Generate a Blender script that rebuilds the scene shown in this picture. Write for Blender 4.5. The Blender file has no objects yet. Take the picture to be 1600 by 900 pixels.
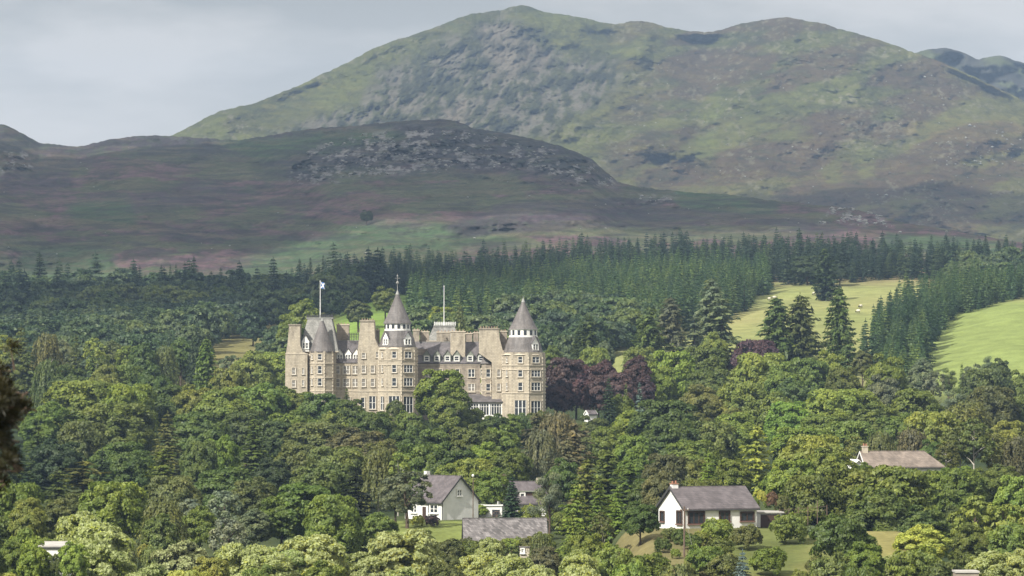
import bpy, math, random
import numpy as np
from math import radians, sin, cos, pi, sqrt
random.seed(7)
RG = np.random.default_rng(11)
SC = bpy.context.scene
COL = SC.collection

# ------------------------------------------------------------------ camera
F = 5385.0                      # focal length in photo pixels (1600 wide)
PITCH = math.atan(150 / F)
cam_d = bpy.data.cameras.new('camera')
cam = bpy.data.objects.new('camera', cam_d); COL.objects.link(cam)
cam_d.sensor_width = 36; cam_d.lens = F * 36 / 1600
cam_d.clip_start = 0.5; cam_d.clip_end = 20000
cam_d.dof.use_dof = True; cam_d.dof.focus_distance = 800; cam_d.dof.aperture_fstop = 3.5
cam.rotation_euler = (pi / 2 + PITCH, 0, 0)
SC.camera = cam

# ------------------------------------------------------------------ world and sun
SUN_AZ, SUN_EL = radians(41), radians(40)      # sun behind the camera, to the left
sd = np.array([-sin(SUN_AZ) * cos(SUN_EL), -cos(SUN_AZ) * cos(SUN_EL), sin(SUN_EL)])
W = bpy.data.worlds.new('World'); SC.world = W; W.use_nodes = True
nt = W.node_tree; nt.nodes.clear()
def N(nt, t, **k):
    n = nt.nodes.new(t)
    for a, b in k.items(): setattr(n, a, b)
    return n
def ramp(nt, stops, interp='LINEAR'):
    r = N(nt, 'ShaderNodeValToRGB'); r.color_ramp.interpolation = interp
    e = r.color_ramp.elements
    while len(e) < len(stops): e.new(0.5)
    for i, (p, c) in enumerate(stops):
        e[i].position = p
        e[i].color = (*c, 1) if isinstance(c, (tuple, list)) else (c, c, c, 1)
    return r
sky = N(nt, 'ShaderNodeTexSky', sky_type='NISHITA'); sky.sun_disc = False
sky.sun_elevation = SUN_EL; sky.sun_rotation = pi + SUN_AZ
bg1 = N(nt, 'ShaderNodeBackground'); bg1.inputs[1].default_value = 0.11
nt.links.new(sky.outputs[0], bg1.inputs[0])
tc = N(nt, 'ShaderNodeTexCoord')
mp = N(nt, 'ShaderNodeMapping'); mp.inputs['Scale'].default_value = (5, 5, 17)
mp.inputs['Location'].default_value = (0.9, 0.0, 0.35)
nt.links.new(tc.outputs['Generated'], mp.inputs[0])
nz = N(nt, 'ShaderNodeTexNoise'); nz.inputs['Scale'].default_value = 2.1; nz.inputs['Detail'].default_value = 5
nz.inputs['Roughness'].default_value = 0.55
nt.links.new(mp.outputs[0], nz.inputs[0])
rp = ramp(nt, [(0.38, (0.325, 0.318, 0.29)), (0.5, (0.428, 0.41, 0.375)), (0.60, (0.53, 0.50, 0.46))])
nt.links.new(nz.outputs[0], rp.inputs[0])
# clouds brighten towards the low sky
sep = N(nt, 'ShaderNodeSeparateXYZ'); nt.links.new(tc.outputs['Generated'], sep.inputs[0])
mr = N(nt, 'ShaderNodeMapRange'); mr.inputs[1].default_value = 0.065; mr.inputs[2].default_value = 0.115
mr.inputs[3].default_value = 1.0; mr.inputs[4].default_value = 0.0
nt.links.new(sep.outputs[2], mr.inputs[0])
mxs = N(nt, 'ShaderNodeMix', data_type='RGBA'); mxs.inputs[7].default_value = (0.585, 0.55, 0.505, 1)
mq = N(nt, 'ShaderNodeMath', operation='MULTIPLY'); mq.inputs[1].default_value = 0.6
nt.links.new(mr.outputs[0], mq.inputs[0]); nt.links.new(mq.outputs[0], mxs.inputs[0])
nt.links.new(rp.outputs[0], mxs.inputs[6])
bg2 = N(nt, 'ShaderNodeBackground')
mu = N(nt, 'ShaderNodeMapRange'); mu.inputs[1].default_value = 0.14; mu.inputs[2].default_value = 0.6   # cloud overhead is brighter
mu.inputs[3].default_value = 1.0; mu.inputs[4].default_value = 1.9
nt.links.new(sep.outputs[2], mu.inputs[0]); nt.links.new(mu.outputs[0], bg2.inputs[1])
nt.links.new(mxs.outputs[2], bg2.inputs[0])
mix = N(nt, 'ShaderNodeMixShader'); mix.inputs[0].default_value = 0.97
nt.links.new(bg1.outputs[0], mix.inputs[1]); nt.links.new(bg2.outputs[0], mix.inputs[2])
wo = N(nt, 'ShaderNodeOutputWorld'); nt.links.new(mix.outputs[0], wo.inputs[0])

sl = bpy.data.lights.new('sun', 'SUN'); sl.energy = 5.0; sl.angle = radians(0.5); sl.color = (1.0, 0.955, 0.87)
so = bpy.data.objects.new('sun', sl); COL.objects.link(so)
so.rotation_euler = (pi / 2 - SUN_EL, 0, -SUN_AZ)
SC.view_settings.view_transform = 'Standard'; SC.view_settings.look = 'None'
SC.view_settings.exposure = 0.46; SC.view_settings.gamma = 1.0
SC.cycles.use_denoising = True
SC.cycles.max_bounces = 5; SC.cycles.diffuse_bounces = 2; SC.cycles.glossy_bounces = 2
SC.cycles.transmission_bounces = 3; SC.cycles.volume_bounces = 0; SC.cycles.transparent_max_bounces = 8
SC.cycles.caustics_reflective = False; SC.cycles.caustics_refractive = False

# ------------------------------------------------------------------ helpers
def P(u, v, d):
    U, V = u - 800.0, 450.0 - v
    yy = F * cos(PITCH) - V * sin(PITCH); zz = F * sin(PITCH) + V * cos(PITCH)
    return np.array([U / yy * d, d, zz / yy * d])
def ZV(v, d): return P(800, v, d)[2]
def pix(p):
    x, y, z = p
    Y = y * cos(PITCH) + z * sin(PITCH); Zc = -y * sin(PITCH) + z * cos(PITCH)
    return 800 + F * x / Y, 450 - F * Zc / Y
_perm = np.random.default_rng(3).permutation(4096)
def _h(ix, iy, s):
    return _perm[(_perm[(ix + s * 131) & 4095] + iy) & 4095] / 4095.0
def vnoise(x, y, s=0):
    x = np.asarray(x, float); y = np.asarray(y, float)
    ix = np.floor(x).astype(int); iy = np.floor(y).astype(int)
    fx = x - ix; fy = y - iy; fx = fx * fx * fx * (fx * (6 * fx - 15) + 10); fy = fy * fy * fy * (fy * (6 * fy - 15) + 10)
    a = _h(ix, iy, s); b = _h(ix + 1, iy, s); c = _h(ix, iy + 1, s); d = _h(ix + 1, iy + 1, s)
    return (a * (1 - fx) + b * fx) * (1 - fy) + (c * (1 - fx) + d * fx) * fy
def fbm(x, y, o=5, s=0, g=0.5):
    t = 0; a = 1; n = 0
    for i in range(o):
        xr = x * 0.8 - y * 0.6; yr = x * 0.6 + y * 0.8
        t = t + a * vnoise(xr, yr, s + i * 7); n += a; a *= g; x = xr * 2.03 + 5.1; y = yr * 2.03 + 1.7
    return t / n
def ss(a, b, x):
    t = np.clip((np.asarray(x, float) - a) / (b - a), 0, 1); return t * t * (3 - 2 * t)
def poly_mask(u, v, poly, soft=8):
    """smooth 0..1 mask of a polygon"""
    u = np.asarray(u); v = np.asarray(v)
    inside = np.zeros(u.shape, bool); dist = np.full(u.shape, 1e9)
    n = len(poly)
    for i in range(n):
        x0, y0 = poly[i]; x1, y1 = poly[(i + 1) % n]
        c = ((y0 > v) != (y1 > v)) & (u < (x1 - x0) * (v - y0) / ((y1 - y0) or 1e-9) + x0)
        inside ^= c
        t = np.clip(((u - x0) * (x1 - x0) + (v - y0) * (y1 - y0)) / ((x1 - x0) ** 2 + (y1 - y0) ** 2), 0, 1)
        dist = np.minimum(dist, np.hypot(u - x0 - t * (x1 - x0), v - y0 - t * (y1 - y0)))
    sdv = np.where(inside, dist, -dist)
    return ss(-soft, soft, sdv)

def link(o, parent=None):
    COL.objects.link(o)
    if parent is not None: o.parent = parent
    return o
def mesh_np(name, V, Fc, mats, smooth=False, mi=None):
    me = bpy.data.meshes.new(name)
    V = np.asarray(V, np.float32); Fc = np.asarray(Fc, np.int32)
    k = Fc.shape[1]
    me.vertices.add(len(V)); me.vertices.foreach_set('co', V.ravel())
    me.loops.add(Fc.size); me.loops.foreach_set('vertex_index', Fc.ravel())
    me.polygons.add(len(Fc)); me.polygons.foreach_set('loop_start', np.arange(0, Fc.size, k, dtype=np.int32))
    me.polygons.foreach_set('loop_total', np.full(len(Fc), k, np.int32))
    if smooth: me.polygons.foreach_set('use_smooth', np.ones(len(Fc), bool))
    for m in mats: me.materials.append(m)
    if mi is not None: me.polygons.foreach_set('material_index', np.asarray(mi, np.int32))
    me.update(calc_edges=True)
    return me
class MB:
    def __init__(s): s.v = []; s.f = []; s.m = []
    def add(s, vs, fs, m=0):
        b = len(s.v); s.v += [tuple(map(float, p)) for p in vs]
        for f in fs: s.f.append([b + i for i in f]); s.m.append(m)
    def box(s, x0, x1, y0, y1, z0, z1, m=0):
        s.add([(x0, y0, z0), (x1, y0, z0), (x1, y1, z0), (x0, y1, z0), (x0, y0, z1), (x1, y0, z1), (x1, y1, z1), (x0, y1, z1)],
              [(0, 3, 2, 1), (4, 5, 6, 7), (0, 1, 5, 4), (1, 2, 6, 5), (2, 3, 7, 6), (3, 0, 4, 7)], m)
    def frustum(s, lo, hi, m=0):      # lists of 3d points, same count, ccw from above
        n = len(lo)
        s.add(list(lo) + list(hi), [tuple(reversed(range(n))), tuple(range(n, 2 * n))] + [(i, (i + 1) % n, n + (i + 1) % n, n + i) for i in range(n)], m)
    def ring(s, cx, cy, prof, n=16, rot=0.0, m=0):   # prof list of (r,z) bottom to top
        vs = []; fs = []
        for r, z in prof:
            for i in range(n):
                a = rot + 2 * pi * i / n; vs.append((cx + r * cos(a), cy + r * sin(a), z))
        for j in range(len(prof) - 1):
            for i in range(n):
                fs.append((j * n + i, j * n + (i + 1) % n, (j + 1) * n + (i + 1) % n, (j + 1) * n + i))
        fs.append(tuple(reversed(range(n)))); fs.append(tuple(range((len(prof) - 1) * n, len(prof) * n)))
        s.add(vs, fs, m)
    def slab(s, poly, y0, y1, m=0):   # polygon in x,z extruded in y
        a = sum(poly[i][0] * poly[(i + 1) % len(poly)][1] - poly[(i + 1) % len(poly)][0] * poly[i][1] for i in range(len(poly)))
        if a < 0: poly = poly[::-1]
        n = len(poly)
        s.add([(x, y0, z) for x, z in poly] + [(x, y1, z) for x, z in poly],
              [tuple(range(n)), tuple(reversed(range(n, 2 * n)))] + [(i, n + i, n + (i + 1) % n, (i + 1) % n) for i in range(n)], m)
    def tube(s, pts, rs, n=6, m=0):
        vs = []; fs = []
        pts = [np.array(p, float) for p in pts]
        for i, p in enumerate(pts):
            t = pts[min(i + 1, len(pts) - 1)] - pts[max(i - 1, 0)]; t = t / (np.linalg.norm(t) + 1e-9)
            a = np.cross(t, (0, 1, 0) if abs(t[1]) < 0.9 else (1, 0, 0)); a /= np.linalg.norm(a); b = np.cross(t, a)
            for k in range(n):
                an = 2 * pi * k / n; vs.append(p + rs[i] * (cos(an) * a + sin(an) * b))
        for j in range(len(pts) - 1):
            for k in range(n):
                fs.append((j * n + k, j * n + (k + 1) % n, (j + 1) * n + (k + 1) % n, (j + 1) * n + k))
        fs.append(tuple(range(n))); fs.append(tuple(reversed(range((len(pts) - 1) * n, len(pts) * n))))
        s.add(vs, fs, m)
    def mesh(s, name, mats, smooth=False):
        me = bpy.data.meshes.new(name); me.from_pydata(s.v, [], s.f)
        for m in (mats if isinstance(mats, (list, tuple)) else [mats]): me.materials.append(m)
        me.polygons.foreach_set('material_index', s.m)
        if smooth: me.polygons.foreach_set('use_smooth', [True] * len(s.f))
        me.update(); return me
    def build(s, name, mats, parent=None, smooth=False, loc=None, rz=0):
        o = bpy.data.objects.new(name, s.mesh(name, mats, smooth)); link(o, parent)
        if loc is not None: o.location = loc
        o.rotation_euler.z = rz
        return o
def tag(o, label=None, cat=None, group=None, kind=None):
    if label: o['label'] = label
    if cat: o['category'] = cat
    if group: o['group'] = group
    if kind: o['kind'] = kind
    return o
def empty(name, loc=(0, 0, 0), rz=0.0):
    o = bpy.data.objects.new(name, None); COL.objects.link(o); o.location = loc; o.rotation_euler.z = rz
    o.empty_display_size = 0.5
    return o

# ------------------------------------------------------------------ materials
def mat(name, col, rough=0.8, spec=0.3, noise=None, bump=0.0, metal=0.0, scale2=None):
    m = bpy.data.materials.new(name); m.use_nodes = True; nt = m.node_tree
    b = nt.nodes['Principled BSDF']; b.inputs['Roughness'].default_value = rough
    b.inputs['Specular IOR Level'].default_value = spec; b.inputs['Metallic'].default_value = metal
    b.inputs['Base Color'].default_value = (*col, 1)
    if noise:
        sc, amt = noise
        t = N(nt, 'ShaderNodeTexCoord'); n = N(nt, 'ShaderNodeTexNoise'); n.inputs['Scale'].default_value = sc
        n.inputs['Detail'].default_value = 6; n.inputs['Roughness'].default_value = 0.65
        nt.links.new(t.outputs['Object'], n.inputs[0])
        r = ramp(nt, [(0.3, tuple(c * (1 - amt) for c in col)), (0.7, tuple(min(1, c * (1 + amt)) for c in col))])
        nt.links.new(n.outputs[0], r.inputs[0]); nt.links.new(r.outputs[0], b.inputs['Base Color'])
        if bump:
            bp = N(nt, 'ShaderNodeBump'); bp.inputs['Strength'].default_value = bump; bp.inputs['Distance'].default_value = 0.1
            nt.links.new(n.outputs[0], bp.inputs['Height']); nt.links.new(bp.outputs[0], b.inputs['Normal'])
    return m
def stone_mat(name, c1, c2, bw=0.8, bh=0.38, mortar=(0.30, 0.27, 0.21)):
    m = bpy.data.materials.new(name); m.use_nodes = True; nt = m.node_tree
    b = nt.nodes['Principled BSDF']; b.inputs['Roughness'].default_value = 0.9; b.inputs['Specular IOR Level'].default_value = 0.15
    t = N(nt, 'ShaderNodeTexCoord')
    # wall coordinates: x+y along, z up
    s = N(nt, 'ShaderNodeSeparateXYZ'); nt.links.new(t.outputs['Object'], s.inputs[0])
    ad = N(nt, 'ShaderNodeMath', operation='ADD'); nt.links.new(s.outputs[0], ad.inputs[0]); nt.links.new(s.outputs[1], ad.inputs[1])
    c = N(nt, 'ShaderNodeCombineXYZ'); nt.links.new(ad.outputs[0], c.inputs[0]); nt.links.new(s.outputs[2], c.inputs[1])
    br = N(nt, 'ShaderNodeTexBrick'); br.inputs['Scale'].default_value = 1.0
    br.inputs['Brick Width'].default_value = bw; br.inputs['Row Height'].default_value = bh; br.inputs['Mortar Size'].default_value = 0.025
    br.inputs['Color1'].default_value = (*c1, 1); br.inputs['Color2'].default_value = (*c2, 1); br.inputs['Mortar'].default_value = (*mortar, 1)
    nt.links.new(c.outputs[0], br.inputs[0])
    n = N(nt, 'ShaderNodeTexNoise'); n.inputs['Scale'].default_value = 0.8; n.inputs['Detail'].default_value = 8; n.inputs['Roughness'].default_value = 0.72
    mpp = N(nt, 'ShaderNodeMapping'); mpp.inputs['Scale'].default_value = (1, 1, .28); nt.links.new(t.outputs['Object'], mpp.inputs[0]); nt.links.new(mpp.outputs[0], n.inputs[0])
    r = ramp(nt, [(0.34, (0.60, 0.58, 0.56)), (0.48, (0.95, 0.93, 0.9)), (0.62, (1.12, 1.1, 1.04))]); nt.links.new(n.outputs[0], r.inputs[0])
    mx = N(nt, 'ShaderNodeMix', data_type='RGBA', blend_type='MULTIPLY'); mx.inputs[0].default_value = 1
    nt.links.new(br.outputs[0], mx.inputs[6]); nt.links.new(r.outputs[0], mx.inputs[7]); nt.links.new(mx.outputs[2], b.inputs['Base Color'])
    return m
def slate_mat(name, c, streak=0.25, rowh=0.3):
    m = bpy.data.materials.new(name); m.use_nodes = True; nt = m.node_tree
    b = nt.nodes['Principled BSDF']; b.inputs['Roughness'].default_value = 0.6; b.inputs['Specular IOR Level'].default_value = 0.35
    t = N(nt, 'ShaderNodeTexCoord'); s = N(nt, 'ShaderNodeSeparateXYZ'); nt.links.new(t.outputs['Object'], s.inputs[0])
    cb = N(nt, 'ShaderNodeCombineXYZ')
    ad = N(nt, 'ShaderNodeMath', operation='ADD'); nt.links.new(s.outputs[0], ad.inputs[0]); nt.links.new(s.outputs[1], ad.inputs[1])
    nt.links.new(ad.outputs[0], cb.inputs[0]); nt.links.new(s.outputs[2], cb.inputs[1])
    br = N(nt, 'ShaderNodeTexBrick'); br.inputs['Brick Width'].default_value = 0.35; br.inputs['Row Height'].default_value = rowh
    br.inputs['Scale'].default_value = 1; br.inputs['Mortar Size'].default_value = 0.015
    br.inputs['Color1'].default_value = (*[x * (1 - streak * .5) for x in c], 1); br.inputs['Color2'].default_value = (*[x * (1 + streak * .6) for x in c], 1)
    br.inputs['Mortar'].default_value = (*[x * 0.6 for x in c], 1)
    nt.links.new(cb.outputs[0], br.inputs[0])
    mp = N(nt, 'ShaderNodeMapping'); mp.inputs['Scale'].default_value = (1, 1, 0.22); nt.links.new(t.outputs['Object'], mp.inputs[0])
    n = N(nt, 'ShaderNodeTexNoise'); n.inputs['Scale'].default_value = 0.9; n.inputs['Detail'].default_value = 6
    nt.links.new(mp.outputs[0], n.inputs[0])
    r = ramp(nt, [(0.3, 0.68), (0.7, 1.25)]); nt.links.new(n.outputs[0], r.inputs[0])
    mx = N(nt, 'ShaderNodeMix', data_type='RGBA', blend_type='MULTIPLY'); mx.inputs[0].default_value = 1
    nt.links.new(br.outputs[0], mx.inputs[6]); nt.links.new(r.outputs[0], mx.inputs[7]); nt.links.new(mx.outputs[2], b.inputs['Base Color'])
    return m
M = {}
M['stone'] = stone_mat('sandstone', (0.50, 0.45, 0.365), (0.40, 0.355, 0.285))
M['stone_dark'] = stone_mat('weathered_sandstone', (0.38, 0.34, 0.28), (0.28, 0.25, 0.21))
M['stone_grey_and_shaded'] = stone_mat('grey_and_shaded_stone', (0.36, 0.31, 0.26), (0.27, 0.235, 0.20))  # true grey stone, also a shaded tone of sandstone for the recessed wing
M['trim'] = mat('dressed_stone', (0.50, 0.44, 0.345), noise=(1.5, 0.15))
M['slate'] = slate_mat('tower_slate', (0.155, 0.14, 0.132))
M['slate_pale'] = slate_mat('weathered_pavilion_slate', (0.225, 0.22, 0.20), 0.35)
M['slate_roof'] = slate_mat('roof_slate', (0.13, 0.118, 0.12))
M['lead'] = mat('lead_roofing', (0.27, 0.27, 0.25), 0.5, noise=(2, 0.2))
M['lead_green'] = mat('mossy_lead', (0.22, 0.235, 0.19), 0.6, noise=(2, 0.25))
M['white'] = mat('white_paint', (0.80, 0.79, 0.75), 0.5, noise=(1.2, 0.06))
M['render'] = mat('white_render', (0.76, 0.75, 0.725), 0.9, noise=(0.9, 0.09))
M['glass'] = mat('window_glass', (0.035, 0.04, 0.045), 0.12, 0.5)
M['curtain'] = mat('glass_over_curtain', (0.22, 0.20, 0.17), 0.2, 0.5)
M['iron'] = mat('dark_iron', (0.06, 0.06, 0.06), 0.5)
M['pole_white'] = mat('painted_pole', (0.72, 0.72, 0.70), 0.4)
M['brown'] = mat('brown_joinery', (0.06, 0.035, 0.026), 0.6)
M['sill'] = mat('red_sill', (0.17, 0.10, 0.08), 0.8)
M['terracotta'] = mat('terracotta', (0.34, 0.17, 0.11), 0.8, noise=(5, .2))
M['grey_tile'] = slate_mat('grey_tile', (0.125, 0.108, 0.112), 0.3, 0.25)
M['brown_tile'] = slate_mat('brown_tile', (0.22, 0.18, 0.15), 0.25, 0.28)
M['pot'] = mat('clay_pot', (0.27, 0.19, 0.14), 0.9)
M['old_slate'] = slate_mat('old_lichen_slate', (0.155, 0.142, 0.14), 0.8, 0.35)
M['bark'] = mat('bark', (0.10, 0.075, 0.055), 0.95, 0.1, noise=(2.5, 0.4))
M['birch_bark'] = mat('pale_birch_bark', (0.42, 0.39, 0.34), 0.9, 0.1, noise=(3, 0.4))
M['wood_pole'] = mat('weathered_wood', (0.14, 0.10, 0.075), 0.9, noise=(3, .3))
M['flat_roof'] = mat('pale_felt_roof', (0.42, 0.40, 0.37), 0.9, noise=(1, .15))
M['wool'] = mat('sheep_wool', (0.62, 0.58, 0.48), 0.95, noise=(8, .15))
M['black'] = mat('black_face', (0.03, 0.03, 0.03), 0.8)
M['cloud'] = mat('cloud_vapour', (0.85, 0.86, 0.88), 1.0, 0.0)

def leaf_mat(name, blossom=None, far=None):
    """foliage: colour of each tree comes from its object colour, or from a random ramp for a wood"""
    m = bpy.data.materials.new(name); m.use_nodes = True; nt = m.node_tree; nt.nodes.clear()
    out = N(nt, 'ShaderNodeOutputMaterial'); oi = N(nt, 'ShaderNodeObjectInfo')
    tone = N(nt, 'ShaderNodeAttribute', attribute_name='tone')
    if far:
        r = ramp(nt, [(i / (len(far) - 1), c) for i, c in enumerate(far)]); nt.links.new(oi.outputs['Random'], r.inputs[0]); base = r.outputs[0]
    else:
        base = oi.outputs['Color']
    tcn = N(nt, 'ShaderNodeTexCoord'); n = N(nt, 'ShaderNodeTexNoise'); n.inputs['Scale'].default_value = 0.32; n.inputs['Detail'].default_value = 3
    nt.links.new(tcn.outputs['Object'], n.inputs[0])
    # large patches of yellower and bluer leaf
    hr = ramp(nt, [(0.35, (0.88, 0.94, 0.95)), (0.65, (1.24, 1.15, 0.88))]); nt.links.new(n.outputs[0], hr.inputs[0])
    m1 = N(nt, 'ShaderNodeMix', data_type='RGBA', blend_type='MULTIPLY'); m1.inputs[0].default_value = 1
    nt.links.new(base, m1.inputs[6]); nt.links.new(hr.outputs[0], m1.inputs[7])
    if far:
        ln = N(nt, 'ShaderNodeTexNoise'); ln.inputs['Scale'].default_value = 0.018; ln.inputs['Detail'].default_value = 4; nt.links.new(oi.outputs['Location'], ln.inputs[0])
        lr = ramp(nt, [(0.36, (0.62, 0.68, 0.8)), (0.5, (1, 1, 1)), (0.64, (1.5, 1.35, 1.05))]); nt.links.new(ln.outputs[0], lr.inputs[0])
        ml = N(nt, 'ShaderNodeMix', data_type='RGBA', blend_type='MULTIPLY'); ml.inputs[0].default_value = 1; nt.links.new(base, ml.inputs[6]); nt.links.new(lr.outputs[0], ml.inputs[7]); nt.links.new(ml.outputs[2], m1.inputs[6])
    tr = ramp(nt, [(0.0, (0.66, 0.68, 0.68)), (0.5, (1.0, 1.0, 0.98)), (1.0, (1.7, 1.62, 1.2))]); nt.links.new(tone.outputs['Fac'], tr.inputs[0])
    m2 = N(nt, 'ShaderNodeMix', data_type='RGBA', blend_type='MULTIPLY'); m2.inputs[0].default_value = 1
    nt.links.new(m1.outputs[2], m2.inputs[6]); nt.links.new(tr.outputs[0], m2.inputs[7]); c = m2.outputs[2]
    if blossom:
        bl = N(nt, 'ShaderNodeAttribute', attribute_name='bloom')
        m3 = N(nt, 'ShaderNodeMix', data_type='RGBA'); m3.inputs[7].default_value = (*blossom, 1)
        nt.links.new(bl.outputs['Fac'], m3.inputs[0]); nt.links.new(c, m3.inputs[6]); c = m3.outputs[2]
    df = N(nt, 'ShaderNodeBsdfDiffuse'); tl = N(nt, 'ShaderNodeBsdfTranslucent'); gl = N(nt, 'ShaderNodeBsdfGlossy'); gl.inputs['Roughness'].default_value = 0.55
    gl.inputs['Color'].default_value = (0.5, 0.5, 0.5, 1)
    mx = N(nt, 'ShaderNodeMixShader'); mx.inputs[0].default_value = 0.38
    mg = N(nt, 'ShaderNodeMixShader'); mg.inputs[0].default_value = 0.045
    nt.links.new(c, df.inputs[0]); nt.links.new(c, tl.inputs[0]); nt.links.new(df.outputs[0], mx.inputs[1]); nt.links.new(tl.outputs[0], mx.inputs[2])
    nt.links.new(mx.outputs[0], mg.inputs[1]); nt.links.new(gl.outputs[0], mg.inputs[2]); nt.links.new(mg.outputs[0], out.inputs[0])
    return m
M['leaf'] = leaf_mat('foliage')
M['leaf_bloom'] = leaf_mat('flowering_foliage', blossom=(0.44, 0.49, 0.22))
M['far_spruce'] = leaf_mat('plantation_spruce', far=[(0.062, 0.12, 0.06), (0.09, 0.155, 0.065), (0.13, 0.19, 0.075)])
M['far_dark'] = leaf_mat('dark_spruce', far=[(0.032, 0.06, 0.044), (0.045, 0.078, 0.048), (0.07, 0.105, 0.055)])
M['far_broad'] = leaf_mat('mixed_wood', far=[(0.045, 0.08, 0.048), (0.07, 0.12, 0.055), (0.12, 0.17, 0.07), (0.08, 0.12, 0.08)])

# ------------------------------------------------------------------ ground shape
D_K = np.array([0, 60, 150, 300, 400, 480, 560, 660, 780, 900, 1000, 1150, 1300, 1500, 1700], float)
Z_NEAR = [-1.8, -9, -20, -30, -31, -28, -25.5, -24, -20.5, -14.5, -10]
A_K = [-500, 0, 450, 600, 900, 1100, 1300, 1450, 1600, 2100]
V_FAR = [(592, 562, 515, 470), (590, 560, 515, 470), (578, 548, 505, 463), (570, 503, 470, 438), (565, 522, 475, 430),
         (547, 517, 468, 428), (552, 508, 462, 424), (560, 497, 462, 420), (540, 482, 455, 418), (530, 480, 450, 410)]
ZT = np.array([[*Z_NEAR, *[ZV(v, d) for v, d in zip(vf, (1150, 1300, 1500, 1700))]] for vf in V_FAR])
PADS = [  # cx, cy, hx, hy, z, falloff, tilt per metre in y
    (-25, 906, 42, 20, -9.4, 16, 0),
    (-5, 586, 15, 10, -22.8, 10, 0),
    (-12.5, 560, 6.5, 8, -23.3, 5, 0.05),
    (29, 487, 12, 8, -20.35, 7, 0),
    (36, 456, 17, 20, -22.2, 8, 0.10),
    (68, 607, 11, 8, -16.6, 30, 0),
    (-52, 402, 5, 5, -27, 8, 0),
    (53, 400, 5, 5, -25.5, 8, 0),
]
def H(x, y):
    x = np.asarray(x, float); y = np.asarray(y, float)
    a = np.clip(x / np.maximum(y, 40) * F + 800, -500, 2100)
    d = np.clip(y, 0, 1700)
    ai = np.interp(a, A_K, np.arange(len(A_K))); i0 = np.clip(ai.astype(int), 0, len(A_K) - 2); fa = ai - i0
    fa = fa * fa * (3 - 2 * fa)
    di = np.interp(d, D_K, np.arange(len(D_K))); j0 = np.clip(di.astype(int), 0, len(D_K) - 2); fd = di - j0
    z = (ZT[i0, j0] * (1 - fa) + ZT[i0 + 1, j0] * fa) * (1 - fd) + (ZT[i0, j0 + 1] * (1 - fa) + ZT[i0 + 1, j0 + 1] * fa) * fd
    z = z + (fbm(x / 40, y / 40, 3, 5) - 0.5) * np.interp(d, [0, 100, 400, 1000, 1200, 1700], [0.3, 2, 2, 2, 3, 3])
    for cx, cy, hx, hy, pz, fo, tl in PADS:
        q = np.hypot(np.maximum(np.abs(x - cx) - hx, 0), np.maximum(np.abs(y - cy) - hy, 0))
        w = 1 - ss(0, fo, q); z = z * (1 - w) + (pz + tl * np.clip(y - cy, -hy * 1.3, hy * 1.3)) * w
    return z
def h1(x, y): return float(H(np.array([x]), np.array([y]))[0])

def vcol(me, C, name='col'):
    at = me.attributes.new(name, 'FLOAT_COLOR', 'POINT')
    at.data.foreach_set('color', np.concatenate([C, np.ones((len(C), 1))], 1).astype(np.float32).ravel())
def land_mat(name, sc=0.05, amt=0.35, speck=None, bump=0.5, fine=0.6):
    """land colours from the painted ground cover, broken up by noise at the scale of tussocks"""
    m = bpy.data.materials.new(name); m.use_nodes = True; nt = m.node_tree
    b = nt.nodes['Principled BSDF']; b.inputs['Roughness'].default_value = 0.95; b.inputs['Specular IOR Level'].default_value = 0.05
    a = N(nt, 'ShaderNodeAttribute', attribute_name='col'); t = N(nt, 'ShaderNodeTexCoord')
    cols = a.outputs['Color']
    n = None
    for k, (s_, am) in enumerate(((sc, amt), (fine, amt * 0.8))):
        n = N(nt, 'ShaderNodeTexNoise'); n.inputs['Scale'].default_value = s_; n.inputs['Detail'].default_value = 5; n.inputs['Roughness'].default_value = 0.62
        nt.links.new(t.outputs['Object'], n.inputs[0])
        r = ramp(nt, [(0.3, 1 - am), (0.7, 1 + am)]); nt.links.new(n.outputs[0], r.inputs[0])
        mx = N(nt, 'ShaderNodeMix', data_type='RGBA', blend_type='MULTIPLY'); mx.inputs[0].default_value = 1
        nt.links.new(cols, mx.inputs[6]); nt.links.new(r.outputs[0], mx.inputs[7]); cols = mx.outputs[2]
    nt.links.new(cols, b.inputs['Base Color'])
    if speck:
        bn = N(nt, 'ShaderNodeTexNoise'); bn.inputs['Scale'].default_value = speck; bn.inputs['Detail'].default_value = 8; bn.inputs['Roughness'].default_value = 0.7; nt.links.new(t.outputs['Object'], bn.inputs[0])
        bp = N(nt, 'ShaderNodeBump'); bp.inputs['Strength'].default_value = bump; bp.inputs['Distance'].default_value = 1.0 / speck * .35; nt.links.new(bn.outputs[0], bp.inputs['Height']); nt.links.new(bp.outputs[0], b.inputs['Normal'])
    return m
def grid_mesh(name, X, Y, Z, mats):
    R, Cn = X.shape
    V = np.stack([X, Y, Z], -1).reshape(-1, 3)
    i = np.arange(R - 1)[:, None] * Cn + np.arange(Cn - 1)[None]
    Fc = np.stack([i, i + 1, i + 1 + Cn, i + Cn], -1).reshape(-1, 4)
    return mesh_np(name, V, Fc, mats, smooth=True)

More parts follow.
